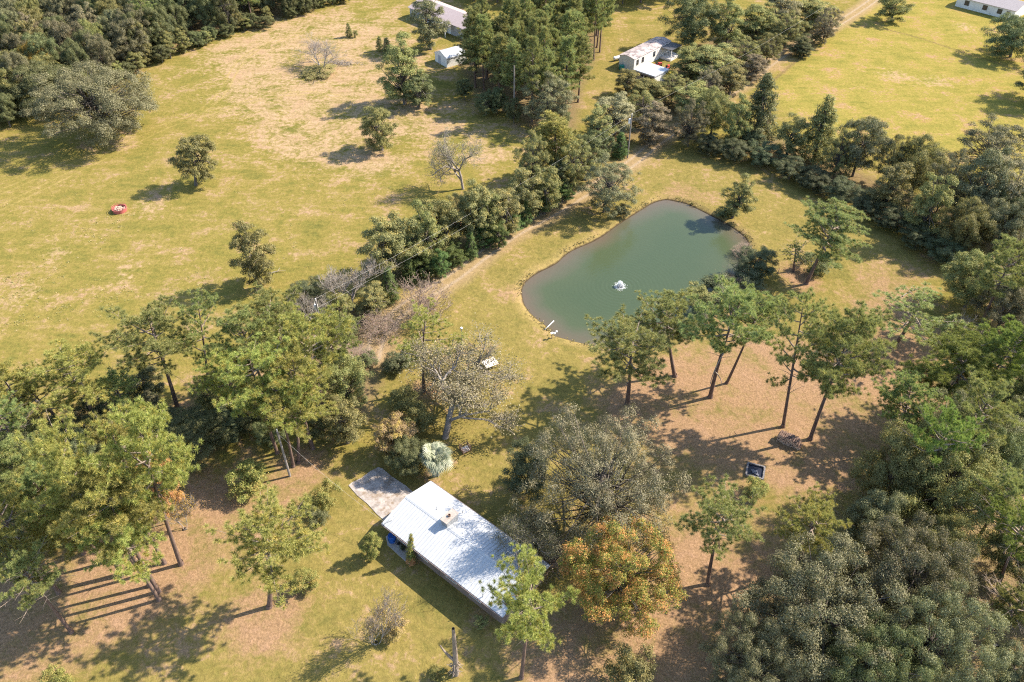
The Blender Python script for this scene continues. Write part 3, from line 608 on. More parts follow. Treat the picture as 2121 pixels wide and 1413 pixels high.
# the sandy lane lies on the ground as its own strip
rl = ROAD; tn = np.gradient(rl, axis=0); tn /= np.linalg.norm(tn, axis=1)[:, None]; nn = np.stack([-tn[:, 1], tn[:, 0]], 1)
offs = np.linspace(-2.6, 2.6, 9)
RP = (rl[:, None] + nn[:, None] * offs[None, :, None]).reshape(-1, 2)
me = np_mesh('dirt_lane', np.column_stack([RP, np.full(len(RP), .006)]), grid_faces(len(offs), len(rl)), [M['ground']], smooth=True)
put_attrs(me, RP); tag(link('dirt_lane', me), kind='structure')

def water_material():
    m, n, l = new_mat('pond_water')
    out = n.new('ShaderNodeOutputMaterial'); p = n.new('ShaderNodeBsdfPrincipled'); pos = n.new('ShaderNodeNewGeometry').outputs['Position']
    d = N(n, 'ShaderNodeAttribute', attribute_name='pond_d').outputs['Fac']
    nb = noise(n, l, pos, 0.12, 4, 0.6); nf = noise(n, l, pos, 0.8, 4, 0.6)
    k = math_(n, l, 'ADD', d, math_(n, l, 'MULTIPLY_ADD', nb, 5.0, -2.5))
    c = ramp(n, l, math_(n, l, 'DIVIDE', k, 10.0, clamp=True), [(0.03, (.105, .080, .056)), (0.22, (.082, .080, .050)), (0.42, (.056, .074, .036)), (0.9, (.047, .068, .033))])
    c = mixc(n, l, math_(n, l, 'MULTIPLY', nf, 0.15), c, (.085, .095, .055))
    l.new(c, p.inputs['Base Color']); p.inputs['Roughness'].default_value = 0.16; p.inputs['Specular IOR Level'].default_value = 0.4; p.inputs['IOR'].default_value = 1.33
    b = n.new('ShaderNodeBump'); b.inputs['Strength'].default_value = 0.22; b.inputs['Distance'].default_value = 0.06
    fp = at(1284, 593, -.4); vd = n.new('ShaderNodeVectorMath'); vd.operation = 'DISTANCE'; l.new(pos, vd.inputs[0]); vd.inputs[1].default_value = (fp[0], fp[1], -.42)
    rings = math_(n, l, 'MULTIPLY', math_(n, l, 'SINE', math_(n, l, 'MULTIPLY', vd.outputs['Value'], 9.0)), math_(n, l, 'DIVIDE', 1.2, math_(n, l, 'ADD', vd.outputs['Value'], 1.0)))
    l.new(math_(n, l, 'ADD', noise(n, l, pos, 1.6, 4, 0.65, 0.8), rings), b.inputs['Height']); l.new(b.outputs[0], p.inputs['Normal'])
    l.new(p.outputs[0], out.inputs[0]); return m
M['water'] = water_material()
wx, wy = np.arange(POND[:, 0].min() - 2, POND[:, 0].max() + 2, .7), np.arange(POND[:, 1].min() - 2, POND[:, 1].max() + 2, .7)
XX, YY = np.meshgrid(wx, wy); WP = np.stack([XX.ravel(), YY.ravel()], 1); ws_ = sdist(WP, POND)
F = grid_faces(len(wx), len(wy)); F = F[(ws_[F] > -0.25).any(1)]
use = np.unique(F); remap = np.full(len(WP), -1); remap[use] = np.arange(len(use)); WP = WP[use]
me = np_mesh('pond_water', np.column_stack([WP, np.full(len(WP), -.42)]), remap[F], [M['water']], smooth=True)
a_ = me.attributes.new('pond_d', 'FLOAT', 'POINT'); a_.data.foreach_set('value', ws_[use].astype(np.float32))
tag(link('pond_water', me), kind='structure')

# ------------------------------------------------------------------ buildings
M['white_metal'] = simple('white_metal', (.42, .43, .435), 0.38, 0.05, 0.8, spec=0.5, wear=((.37, .37, .35), .60))
M['white_wall'] = simple('white_wall', (.62, .60, .55), 0.7, 0.08, 1.0, wear=((.42, .40, .35), .62))
M['grey_wall'] = simple('grey_wall', (.36, .36, .36), 0.8, 0.08, 1.2)
M['tan_wall'] = simple('tan_wall', (.36, .30, .24), 0.8, 0.1, 1.2)
M['brick_wall'] = simple('brick_wall', (.20, .15, .125), 0.85, 0.18, 5.0)
M['trim_brown'] = simple('trim_brown', (.16, .125, .115), 0.7, 0.1)
M['glass'] = simple('glass', (.03, .035, .04), 0.08, 0.1, spec=0.6)
M['concrete'] = simple('concrete', (.33, .29, .26), 0.95, 0.4, 1.1, wear=((.22, .17, .125), .50))
M['patio_concrete'] = simple('patio_concrete', (.36, .33, .30), 0.9, 0.15, 2.0)  # patio concrete: one base colour with random mottling
M['shingle'] = simple('shingle', (.27, .24, .235), 0.9, 0.16, 3.0)
M['shingle_pink'] = simple('shingle_pink', (.36, .29, .275), 0.9, 0.14, 3.0)
M['old_roof'] = simple('old_roof', (.36, .295, .27), 0.75, 0.22, 1.2, wear=((.15, .12, .115), .50))
M['dark_metal'] = simple('dark_metal', (.07, .07, .075), 0.5, 0.2)
M['zinc'] = simple('zinc', (.40, .41, .42), 0.4, 0.1, metal=0.6)
M['blue'] = simple('blue_plastic', (.015, .10, .42), 0.35, 0.12)
M['teal'] = simple('teal_plastic', (.01, .22, .17), 0.4, 0.12)
M['red'] = simple('red_paint', (.46, .06, .045), 0.45, 0.15)
M['rail_red'] = simple('faded_red', (.38, .10, .085), 0.55, 0.15)
M['black'] = simple('black_rubber', (.02, .02, .02), 0.6, 0.2)
M['hay'] = simple('hay', (.42, .32, .235), 0.95, 0.3, 4.0)
M['white'] = simple('white_paint', (.74, .73, .70), 0.5, 0.06)
M['weathered'] = simple('weathered_board', (.66, .60, .53), 0.8, 0.14, 3.0, wear=((.36, .25, .17), .62))
M['cap'] = simple('chimney_cap', (.33, .285, .245), 0.8, 0.2, 2.5, wear=((.22, .16, .12), .58))
M['rusty'] = simple('rusty_metal', (.19, .115, .085), 0.75, 0.3, 4.0)
M['block'] = simple('pale_block', (.16, .148, .145), 0.9, 0.2, 5.0)
M['navy'] = simple('navy_sheet', (.010, .013, .026), 0.35, 0.3, 3.0)
M['ash'] = simple('grey_sheet', (.11, .115, .14), 0.6, 0.25, 4.0)
M['log_end'] = simple('log_end', (.50, .38, .29), 0.9, 0.22, 4.0)
M['foam'] = simple('foam', (.88, .90, .90), 0.5, 0.03)
M['wire'] = simple('wire', (.50, .47, .42), 0.5, 0.1)

def gable(mb, L, W, z0, rise, th, over=0.0):
    """two roof slopes with thickness along x; L, W include the overhang"""
    for s in (-1, 1):
        vs = [(-L / 2, s * W / 2, z0), (L / 2, s * W / 2, z0), (L / 2, 0, z0 + rise), (-L / 2, 0, z0 + rise)]
        vs += [(x, y, z + th) for x, y, z in vs]
        f = [(0, 1, 2, 3), (7, 6, 5, 4), (0, 4, 5, 1), (1, 5, 6, 2), (3, 7, 4, 0)]
        mb.add(vs, f if s < 0 else [q[::-1] for q in f])
    return mb
def walls(e, L, W, H, rise, mat, name='wall', th=0.12):
    for s in (-1, 1):
        MB().box((0, s * (W / 2 - th / 2), H / 2), (L - 2 * th, th, H)).build(name, mat, e)
        b = MB(); x0, x1 = s * (L / 2 - th), s * L / 2
        v = [(x, y, z) for x in (x0, x1) for y, z in ((-W / 2, 0), (W / 2, 0), (W / 2, H), (0, H + rise), (-W / 2, H))]
        f = [(4, 3, 2, 1, 0), (5, 6, 7, 8, 9)] + [(i, (i + 1) % 5, 5 + (i + 1) % 5, 5 + i) for i in range(5)]
        b.add(v, f if s > 0 else [q[::-1] for q in f]).build(name, mat, e)
def window(e, x, y, z, w_, h_, side, mat=None):
    """side: 'y' for a window in a long wall facing -y or +y (sign of y), 'x' for one in an end wall"""
    sg = 1 if (y if side == 'y' else x) > 0 else -1
    fr = MB(); t = .06
    if side == 'y':
        for dx in (-1, 1): fr.box((x + dx * w_ / 2, y + sg * .02, z), (t, .08, h_ + t))
        for dz in (-1, 0, 1): fr.box((x, y + sg * .02, z + dz * h_ / 2), (w_ - t, .07, t))
        p = MB().box((x, y + sg * .004, z), (w_ - t, .02, h_ - t))
    else:
        for dy in (-1, 1): fr.box((x + sg * .02, y + dy * w_ / 2, z), (.08, t, h_ + t))
        for dz in (-1, 0, 1): fr.box((x + sg * .02, y, z + dz * h_ / 2), (.07, w_ - t, t))
        p = MB().box((x + sg * .004, y, z), (.02, w_ - t, h_ - t))
    f = fr.build('window', mat or M['white'], e); p.build('pane', M['glass'], f)
def ribs(e, L, W, z0, rise, th, step, mat):
    b = MB(); n = int(L / step); a = math.atan2(rise, W / 2); sl = math.hypot(rise, W / 2)
    for i in range(n + 1):
        x = -L / 2 + .04 + i * (L - .08) / n
        for s in (-1, 1):
            v = [(x + dx, s * yy, zz) for dx in (-.03, .03) for yy, zz in ((W / 2, z0 + th - .005), (W / 2, z0 + th + .042), (0.03, z0 + rise + th + .042), (0.03, z0 + rise + th - .005))]
            b.add(v, [(0, 1, 2, 3), (7, 6, 5, 4), (1, 5, 6, 2), (0, 4, 5, 1)])
    return tag(b.build('roof_rib', mat, e), kind='stuff')

# the house with the long white metal roof
ze = 2.6
A, B, C = at(792, 1086, ze), at(890, 995, ze), at(1138, 1170, ze)
u = (C - B)[:2]; HL = np.linalg.norm(u); u = u / HL; HW = np.linalg.norm((A - B)[:2])
ctr = (A[:2] + B[:2]) / 2 + u * HL / 2
hz = math.atan2(u[1], u[0])
house = empty('house', (ctr[0], ctr[1], 0), hz, 'long low house with white ribbed metal roof and chimney box', 'house')
rise = 0.95
walls(house, HL - .9, HW - 1.0, 2.52, .75, M['brick_wall'])
rf = gable(MB(), HL, HW, ze - .05, rise, .05).build('roof', M['white_metal'], house)
ribs(house, HL, HW, ze - .05, rise, .05, .42, M['white_metal'])
MB().add([(-HL / 2, -.22, ze + rise - .03), (HL / 2, -.22, ze + rise - .03), (HL / 2, 0, ze + rise + .055), (-HL / 2, 0, ze + rise + .055), (HL / 2, .22, ze + rise - .03), (-HL / 2, .22, ze + rise - .03)], [(0, 1, 2, 3), (3, 2, 4, 5)]).build('ridge_cap', M['white_metal'], house)
for s in (-1, 1):
    MB().box((0, s * (HW / 2 - .02), ze - .16), (HL - .04, .04, .2)).build('fascia', M['trim_brown'], house)
    MB().box((0, s * (HW / 2 + .06), ze - .10), (HL - .1, .11, .1)).build('gutter', M['trim_brown'], house)
    MB().box((0, s * (HW / 2 - .28), ze - .27), (HL - .2, .46, .03)).build('soffit', M['tan_wall'], house)
for x in (-6.2, -3.0, 1.2, 4.6): window(house, x, -(HW / 2 - .5), 1.5, 1.5, 1.1, 'y')
for x in (-5.0, 2.5): window(house, x, (HW / 2 - .5), 1.5, 1.3, 1.1, 'y')
dr = MB().box((-1.0, -(HW / 2 - .49), 1.05), (.95, .08, 2.05)).build('door', M['trim_brown'], house)
MB().cyl((-.68, -(HW / 2 - .40), 1.0), (-.68, -(HW / 2 - .46), 1.0), .04, n=8).build('handle', M['zinc'], dr)
# chimney box straddling the ridge
cp = at(931, 1071, ze + rise + .7)
lc = (cp[:2] - ctr); lx, ly = lc @ u, lc @ np.array([-u[1], u[0]])
ch = MB().box((lx, ly, ze + rise + .15), (.85, 1.75, 1.3)).build('chimney', M['zinc'], house)
MB().box((lx, ly, ze + rise + .84), (1.0, 1.95, .09)).build('chimney_cap', M['cap'], ch)
MB().lathe([(.0, .0), (.16, 0), (.16, .22), (.12, .22), (.12, .02)], 12, (lx, ly, ze + rise + .88)).build('flue', M['rusty'], ch)
for px, py, hh in ((905, 1058, .55), (1000, 1232, .6), (958, 1060, .4)):
    q = at(px, py, ze + .5); lq = q[:2] - ctr; xx, yy = lq @ u, lq @ np.array([-u[1], u[0]])
    zz = ze + rise * (1 - abs(yy) / (HW / 2))
    vp = MB().cyl((xx, yy, zz - .1), (xx, yy, zz + hh), .05, n=8).build('vent_pipe', M['zinc'], house)
# aerial bent over the near eave corner
b = MB(); x0, y0 = -HL / 2 + .25, -HW / 2 + .1
b.cyl((x0, y0, ze), (x0 + .9, y0 + .55, ze + .9), .03, n=6).cyl((x0 + .9, y0 + .55, ze + .9), (x0 + .15, y0 + 1.3, ze + 1.2), .03, n=6).cyl((x0, y0, ze), (x0 + .3, y0 + 1.3, ze + .35), .025, n=6)
b.build('aerial', M['zinc'], house)
# slab and front patio
def slab(name, pts, th, mat):
    P = np.array([at(*p)[:2] for p in pts]); n = len(P); v = [(x, y, z) for z in (-.1, th) for x, y in P]
    b = MB().add(v, [tuple(range(n - 1, -1, -1)), tuple(range(n, 2 * n))] + [(i, (i + 1) % n, n + (i + 1) % n, n + i) for i in range(n)])
    return tag(b.build(name, mat), kind='structure')
slab('driveway_slab', [(722, 1006), (729, 1000), (748, 991), (765, 978), (784, 968), (792, 971), (812, 988), (840, 1006), (858, 1022), (850, 1045), (795, 1078), (781, 1066), (760, 1043), (741, 1028)], .06, M['concrete'])
slab('patio', [(799, 1112), (806, 1108), (850, 1140), (855, 1172), (845, 1168), (803, 1130)], .07, M['patio_concrete'])

# mobile home
zt = 3.1
A, B, C = at(1286, 113, zt), at(1312, 122, zt), at(1388, 84, zt)
u = (C - B)[:2]; L_ = np.linalg.norm(u); u /= L_; W_ = 4.3; hz = math.atan2(u[1], u[0])
ctr = (A[:2] + B[:2]) / 2 + u * L_ / 2
mh = empty('mobile_home', (ctr[0], ctr[1], 0), hz, 'white single-wide mobile home with a stained rounded roof', 'mobile home')
walls(mh, L_, W_, 2.95, .42, M['white_wall'])
gable(MB(), L_ + .2, W_ + .2, 2.96, .46, .05).build('roof', M['old_roof'], mh)
MB().box((0, 0, .22), (L_ - .05, W_ - .04, .44)).build('skirting', M['trim_brown'], mh)
for x in (-6.4, -4.2, .6): window(mh, x, -W_ / 2, 1.9, .8, 1.2, 'y', M['dark_metal'])
MB().box((2.4, -W_ / 2 - .01, 1.5), (.9, .06, 2.0)).build('door', M['weathered'], mh)
pr = MB().box((5.6, -W_ / 2 - 1.6, 2.72), (4.6, 3.1, .08)).build('porch_roof', M['dark_metal'], mh)
for x in (3.5, 7.7): MB().box((x, -W_ / 2 - 3.0, 1.35), (.12, .12, 2.66)).build('porch_post', M['white'], pr)
MB().box((5.6, -W_ / 2 - 1.6, .25), (4.4, 3.0, .5)).build('porch_deck', M['weathered'], pr)
# white carport shed by it
zt = 2.5
A, B, C = at(1316, 146, zt), at(1361, 161, zt), at(1382, 143, zt)
u = (B - A)[:2]; L_ = np.linalg.norm(u); u /= L_; W_ = np.linalg.norm((C - B)[:2]); ctr = (A[:2] + C[:2]) / 2
cs = empty('carport', (ctr[0], ctr[1], 0), math.atan2(u[1], u[0]), 'white flat-roofed carport shed in front of the mobile home', 'carport')
MB().box((0, 0, 2.5), (L_, W_, .28)).build('roof', M['white_metal'], cs)
MB().box((0, -W_ / 2 - .012, 2.18), (L_, .05, .3)).build('fascia', M['trim_brown'], cs)
for s in (-1, 1): MB().box((s * (L_ / 2 - .2), 0, 1.17), (.1, W_ - .5, 2.36)).build('wall', M['white_wall'], cs)
MB().box((0, W_ / 2 - .2, 1.17), (L_ - .52, .1, 2.36)).build('wall', M['white_wall'], cs)
MB().box((0, -W_ / 2 + .25, .75), (L_ - .52, .1, 1.5)).build('front_panel', M['tan_wall'], cs)
for s in (-1, 0, 1): MB().box((s * (L_ / 2 - .35), -W_ / 2 + .12, 1.17), (.12, .1, 2.36)).build('post', M['white'], cs)
# white metal shed on the left of the grove
zt = 2.3
A, B = at(900, 107, zt), at(925, 121, zt); u = (B - A)[:2]; W_ = np.linalg.norm(u); u /= W_; q = np.array([-u[1], u[0]]); L_ = 5.8
ctr = (A[:2] + B[:2]) / 2 + q * L_ / 2
sh = empty('metal_shed', (ctr[0], ctr[1], 0), math.atan2(q[1], q[0]), 'white metal garden shed with curved eaves beside the pine grove', 'shed')
walls(sh, L_, W_ - .1, 2.25, 1.05, M['white_wall']); gable(MB(), L_ + .15, W_ + .1, 2.2, 1.1, .05).build('roof', M['white_metal'], sh)
MB().box((-L_ / 2 - .012, .6, 1.05), (.05, 1.2, 2.0)).build('door', M['grey_wall'], sh)
for s in (-1, 1): MB().box((0, s * (W_ / 2 + .01), 2.1), (L_ + .1, .05, .3)).build('eave', M['white_metal'], sh)
# grey house behind, half hidden
zt = 2.9
A, B = at(848, 14, zt), at(964, 60, zt); u = (B - A)[:2]; L_ = np.linalg.norm(u); u /= L_; q = np.array([-u[1], u[0]]); W_ = 8.5
ctr = (A[:2] + B[:2]) / 2 + q * W_ / 2
gh = empty('grey_house', (ctr[0], ctr[1], 0), math.atan2(u[1], u[0]), 'grey house half hidden by trees at the top of the picture', 'house')
walls(gh, L_, W_, 2.8, 1.5, M['grey_wall']); gable(MB(), L_ + .6, W_ + .8, 2.72, 1.65, .08).build('roof', M['shingle_pink'], gh)
for x in (-7, -3, 3.2): window(gh, x, -W_ / 2, 1.6, 1.1, 1.3, 'y')
MB().box((5.2, -W_ / 2 - .01, 1.1), (1.0, .07, 2.1)).build('door', M['white'], gh)
pr = MB().box((4.8, -W_ / 2 - 1.4, 2.55), (3.4, 2.6, .1)).build('porch_roof', M['shingle'], gh)
for x in (3.3, 6.3): MB().box((x, -W_ / 2 - 2.5, 1.25), (.14, .14, 2.5)).build('porch_post', M['white'], pr)
# house at the top right corner
zt = 2.7
A, B = at(1985, -8, zt), at(2105, 22, zt); u = (B - A)[:2]; L_ = np.linalg.norm(u); u /= L_; q = np.array([-u[1], u[0]]); W_ = 9
ctr = (A[:2] + B[:2]) / 2 + q * W_ / 2
rh = empty('pale_house', (ctr[0], ctr[1], 0), math.atan2(u[1], u[0]), 'pale house cut by the top right corner of the picture', 'house')
walls(rh, L_, W_, 2.6, 1.2, M['white_wall']); gable(MB(), L_ + .6, W_ + .8, 2.52, 1.35, .08).build('roof', M['shingle'], rh)
for x in (-5, 0, 4.0): window(rh, x, -W_ / 2, 1.5, 1.2, 1.2, 'y', M['dark_metal'])
MB().box((6.2, -W_ / 2 - .01, 1.05), (.95, .07, 2.05)).build('door', M['trim_brown'], rh)

# ------------------------------------------------------------------ foliage and wood generators
def rnd_dir(r, n):
    v = r.normal(size=(n, 3)); return v / np.linalg.norm(v, axis=1)[:, None]
def unit(v): return v / np.maximum(np.linalg.norm(v, axis=1), 1e-9)[:, None]
def basis(d, r):
    t = unit(np.cross(d, rnd_dir(r, len(d)))); return t, np.cross(d, t)
def leaves(c, nrm, size, r, aspect=0.62):
    """one lozenge leaf spray per centre"""
    t, b = basis(nrm, r); s = (size * r.uniform(0.6, 1.35, len(c)))[:, None]
    sag = nrm * s * 0.12
    v = np.stack([c - t * s - sag, c - b * s * aspect + sag, c + t * s - sag, c + b * s * aspect + sag], 1).reshape(-1, 3)
    return v, np.arange(len(c) * 4).reshape(-1, 4)
def seg_mesh(segs, k=4):
    """tapered prisms for an array of (x0,y0,z0, x1,y1,z1, r0, r1)"""
    s = np.asarray(segs, float); a, b = s[:, 0:3], s[:, 3:6]; d = unit(b - a)
    ref = np.where(np.abs(d[:, 2:3]) > 0.9, np.array([[1., 0, 0]]), np.array([[0, 0, 1.]]))
    t = unit(np.cross(d, ref)); q = np.cross(d, t)
    an = 2 * np.pi * np.arange(k) / k; cs, sn = np.cos(an)[None, :, None], np.sin(an)[None, :, None]
    ring = t[:, None] * cs + q[:, None] * sn
    v = np.stack([a[:, None] + ring * s[:, 6][:, None, None], b[:, None] + ring * s[:, 7][:, None, None]], 1).reshape(-1, 3)
    base = (np.arange(len(s)) * 2 * k)[:, None, None]; i = np.arange(k)
    f = np.stack([i, (i + 1) % k, k + (i + 1) % k, k + i], 1)[None] + base
    return v, f.reshape(-1, 4)
def curve(p0, p1, bend, r0, r1, n=5):
    p0, p1 = np.array(p0, float), np.array(p1, float); c = (p0 + p1) / 2 + np.array(bend)
    t = np.linspace(0, 1, n + 1)[:, None]; P = (1 - t) ** 2 * p0 + 2 * t * (1 - t) * c + t ** 2 * p1
    R = r0 + (r1 - r0) * t[:, 0]
    return [(*P[i], *P[i + 1], R[i], R[i + 1]) for i in range(n)], P
def merge(parts):
    V, F, n = [], [], 0
    for v, f in parts:
        V.append(v); F.append(f + n); n += len(v)
    return np.concatenate(V), F
def wood_mesh(name, thick, thin, mats):
    parts, mi = [], []
    if len(thick): v, f = seg_mesh(thick, 7); parts.append((v, f)); mi += [0] * len(f)
    if len(thin): v, f = seg_mesh(thin, 3); parts.append((v, f)); mi += [min(1, len(mats) - 1)] * len(f)
    V, F = merge(parts)
    return np_mesh(name, V, F, mats, mi, True)

PROTO = {}
def proto(kind, trunk, crown, H, R, zc):
    PROTO.setdefault(kind, []).append(dict(trunk=trunk, crown=crown, H=H, R=R, zc=zc))

def make_pine(kind, seed, H=17.0, R=4.3, lo=0.52, nl=27, cone=0.0, sub=6, tuft_r=0.42, dead=5, tier=1.0, ntk=5):
    r = np.random.default_rng(seed)
    lean = r.normal(0, 0.35, 2)
    thick, P = curve((0, 0, -0.3), (lean[0], lean[1], H * 0.96), (r.normal(0, .35), r.normal(0, .35), 0), 0.27, 0.05, 9)
    thick.append((0, 0, -0.3, 0, 0, 0.5, 0.42, 0.27))
    def stem(z):
        i = np.clip(np.searchsorted(P[:, 2], z), 1, len(P) - 1); t = (z - P[i - 1, 2]) / (P[i, 2] - P[i - 1, 2]); return P[i - 1] + t * (P[i] - P[i - 1])
    thin, TC, TD = [], [], []
    az = r.uniform(0, 6.28)
    for i in range(nl):
        f = (i + r.uniform(-.4, .4)) / (nl - 1); f = min(max(f, 0), 1)
        z = H * (lo + (0.955 - lo) * f); az += 2.4 + r.normal(0, .5)
        prof = (1 - f) ** 0.8 * cone + (1 - cone) * (0.62 + 0.55 * math.sin(math.pi * min(1, f * 0.95 + 0.12))) * (1 - 0.55 * f ** 3)
        L = R * prof * r.uniform(0.62, 1.12) * (0.78 if cone == 0 and f < 0.12 else 1)
        L = max(L, 0.7)
        d = np.array([math.cos(az), math.sin(az), 0]); up = L * (0.10 + 0.55 * f + r.uniform(-.08, .22))
        p0 = stem(z); p1 = p0 + d * L + np.array([0, 0, up])
        s, LP = curve(p0, p1, (0, 0, -0.16 * L + r.normal(0, .1)), 0.035 + 0.022 * L, 0.02, 5); thin += s
        ns_ = max(3, int(sub * L / R * 1.25))
        for k in range(ns_ + 1):
            t = 0.30 + 0.70 * k / ns_; q = LP[min(int(t * 5), 4)] + (LP[min(int(t * 5) + 1, 5)] - LP[min(int(t * 5), 4)]) * (t * 5 - min(int(t * 5), 4))
            side = (1 if k % 2 else -1) * r.uniform(0.5, 1.25); sd = np.array([math.cos(az + side), math.sin(az + side), 0])
            if k == ns_: sd = d
            l2 = r.uniform(0.55, 1.25) * (0.5 + 0.5 * L / R) * tier; e = q + sd * l2 + np.array([0, 0, l2 * r.uniform(.15, .6)])
            thin.append((*q, *e, 0.022, 0.010))
            for j in range(ntk):
                u = 0.35 + 0.75 * j / max(ntk - 1, 1); c = q + (e - q) * u + r.normal(0, 0.26, 3) * np.array([1, 1, .45]) + np.array([0, 0, .08])
                TC.append(c); TD.append(sd * 0.45 + np.array([0, 0, 1.0]) + r.normal(0, .22, 3))
    for k in range(6):
        TC.append(P[-1] + r.normal(0, .25, 3) + np.array([0, 0, .25])); TD.append(np.array([0, 0, 1.]))
    for k in range(dead):                              # grey dead limbs below the crown
        z = H * r.uniform(lo - 0.14, lo + 0.1); a = r.uniform(0, 6.28); L = r.uniform(.7, 2.4); p0 = stem(z)
        p1 = p0 + np.array([math.cos(a) * L, math.sin(a) * L, r.uniform(-.5, .5) * L]); s, _ = curve(p0, p1, (0, 0, .15 * L), .045, .012, 3); thin += s
    TC, TD = np.array(TC), unit(np.array(TD)); nt = len(TC); nbl = 30 if kind == 'grovepine' else 62
    dirs = unit(np.repeat(TD, nbl, 0) * 0.62 + rnd_dir(r, nt * nbl)); cen = np.repeat(TC, nbl, 0)
    ln = (tuft_r * np.repeat(r.uniform(.75, 1.25, nt), nbl) * r.uniform(.75, 1.15, nt * nbl))[:, None]
    t, b = basis(dirs, r); wd = 0.036 if kind == 'grovepine' else 0.021
    v = np.stack([cen + dirs * 0.05 - t * wd, cen + dirs * 0.05 + t * wd, cen + dirs * ln], 1).reshape(-1, 3)
    crown = np_mesh('crown', v, np.arange(len(v)).reshape(-1, 3), [M['pine_green']])
    trunk = wood_mesh('trunk', thick, thin, [M['pine_bark'], M['dead_wood']])
    zz = TC[:, 2]
    proto(kind, trunk, crown, H, np.percentile(np.linalg.norm(v[:, :2], axis=1), 95.5), 0.5 * (np.percentile(zz, 4) + zz.max()) / H)

def make_broad(kind, seed, H=10.0, R=5.0, zlo=0.22, nl=60, lump=1.25, nleaf=330, leaf=0.17, shape='oak', gap=0.0, tr=0.28, limbs=9, boughs=15, bough_r=1.7):
    """broad-leaved crown: leaf sprays massed on many clumps carried by the limbs"""
    r = np.random.default_rng(seed)
    z0, z1 = H * zlo, H; zc, hz = (z0 + z1) / 2, (z1 - z0) / 2
    if shape == 'cone':
        i = np.arange(nl) + .5; ph = i * 2.39996 + r.normal(0, .35, nl); cz = 1 - 1.9 * i / nl
        t = (1 - cz) / 1.9; rr = R * (0.10 + 0.9 * t ** 0.8) * r.uniform(.62, 1.12, nl) * np.where(t > .85, .8, 1)
        C = np.stack([rr * np.cos(ph), rr * np.sin(ph), z1 - (z1 - z0) * t], 1); C[:, :2] *= 0.8
    else:
        nb_ = boughs; i = np.arange(nb_) + .5; ph = i * 2.39996 + r.normal(0, .3, nb_); cz = 1 - 1.92 * i / nb_
        rad = np.sqrt(np.clip(1 - cz ** 2, 0, 1)); k = r.uniform(.62, 1.2, nb_)
        br = bough_r * r.uniform(.65, 1.4, nb_)
        B = np.stack([np.maximum(R - br, .3) * k * rad * np.cos(ph), np.maximum(R - br, .3) * k * rad * np.sin(ph), zc + np.maximum(hz - br * .8, .3) * np.clip(k, .7, 1.12) * cz], 1)
        per = nl // nb_; d = rnd_dir(r, nb_ * per); d[:, 2] = np.where(d[:, 2] < -.45, -d[:, 2], d[:, 2])
        bi = np.repeat(np.arange(nb_), per); outw = unit(B - [0, 0, zc])[bi]; d = unit(d + outw * .5)
        C = B[bi] + d * (br[bi] * r.uniform(.55, 1.05, nb_ * per))[:, None] * [1, 1, .8]
        C[:, 2] = np.maximum(C[:, 2], .25)
    if gap > 0: C = C[r.uniform(size=len(C)) > gap]
    lr = lump * r.uniform(.6, 1.3, len(C))
    if shape == 'cone': lr *= 0.55 + 0.5 * (z1 - C[:, 2]) / (z1 - z0)
    n_in = max(3, len(C) // 6); Ci = C[r.integers(0, len(C), n_in)] * np.array([.5, .5, .9]); C2 = np.concatenate([C, Ci]); lr2 = np.concatenate([lr, np.full(n_in, lump)])
    cnt = np.maximum(20, (nleaf * (lr2 / lump) ** 2)).astype(int)
    idx = np.repeat(np.arange(len(C2)), cnt); n = len(idx); d = rnd_dir(r, n); d[:, 2] = np.where(d[:, 2] < -0.25, -d[:, 2], d[:, 2])
    rr = lr2[idx] * (0.45 + 0.62 * r.uniform(0, 1, n) ** 0.6)
    rr = rr * np.where(r.uniform(size=n) < .14, r.uniform(1.05, 1.5, n), 1.0)
    bump = 1 + 0.22 * np.sin(d[:, 0] * 5 + idx) * np.sin(d[:, 1] * 5 + idx * 2)
    p = C2[idx] + d * (rr * bump)[:, None] * np.array([1.0, 1.0, .82])
    p[:, 2] = np.maximum(p[:, 2], 0.05)
    nrm = unit(d * 0.85 + np.array([0, 0, .35]) + rnd_dir(r, n) * 0.55)
    v, f = leaves(p, nrm, leaf, r)
    crown = np_mesh('crown', v, f, [M['oak_green']])
    thick, P = curve((0, 0, -.25), (r.normal(0, .2), r.normal(0, .2), H * (0.55 if shape != 'cone' else .9)), (r.normal(0, .2), r.normal(0, .2), 0), tr, tr * .35, 6)
    thin = []
    for q in r.choice(len(C), min(limbs * 4, len(C)), replace=False):
        j = r.integers(2, len(P)); s, _ = curve(P[j], C[q], r.normal(0, .3, 3) + np.array([0, 0, .15]), tr * .38, .02, 4); thin += s
    trunk = wood_mesh('trunk', thick, thin, [M['oak_bark'], M['oak_bark']])
    proto(kind, trunk, crown, H, R, zc / H)

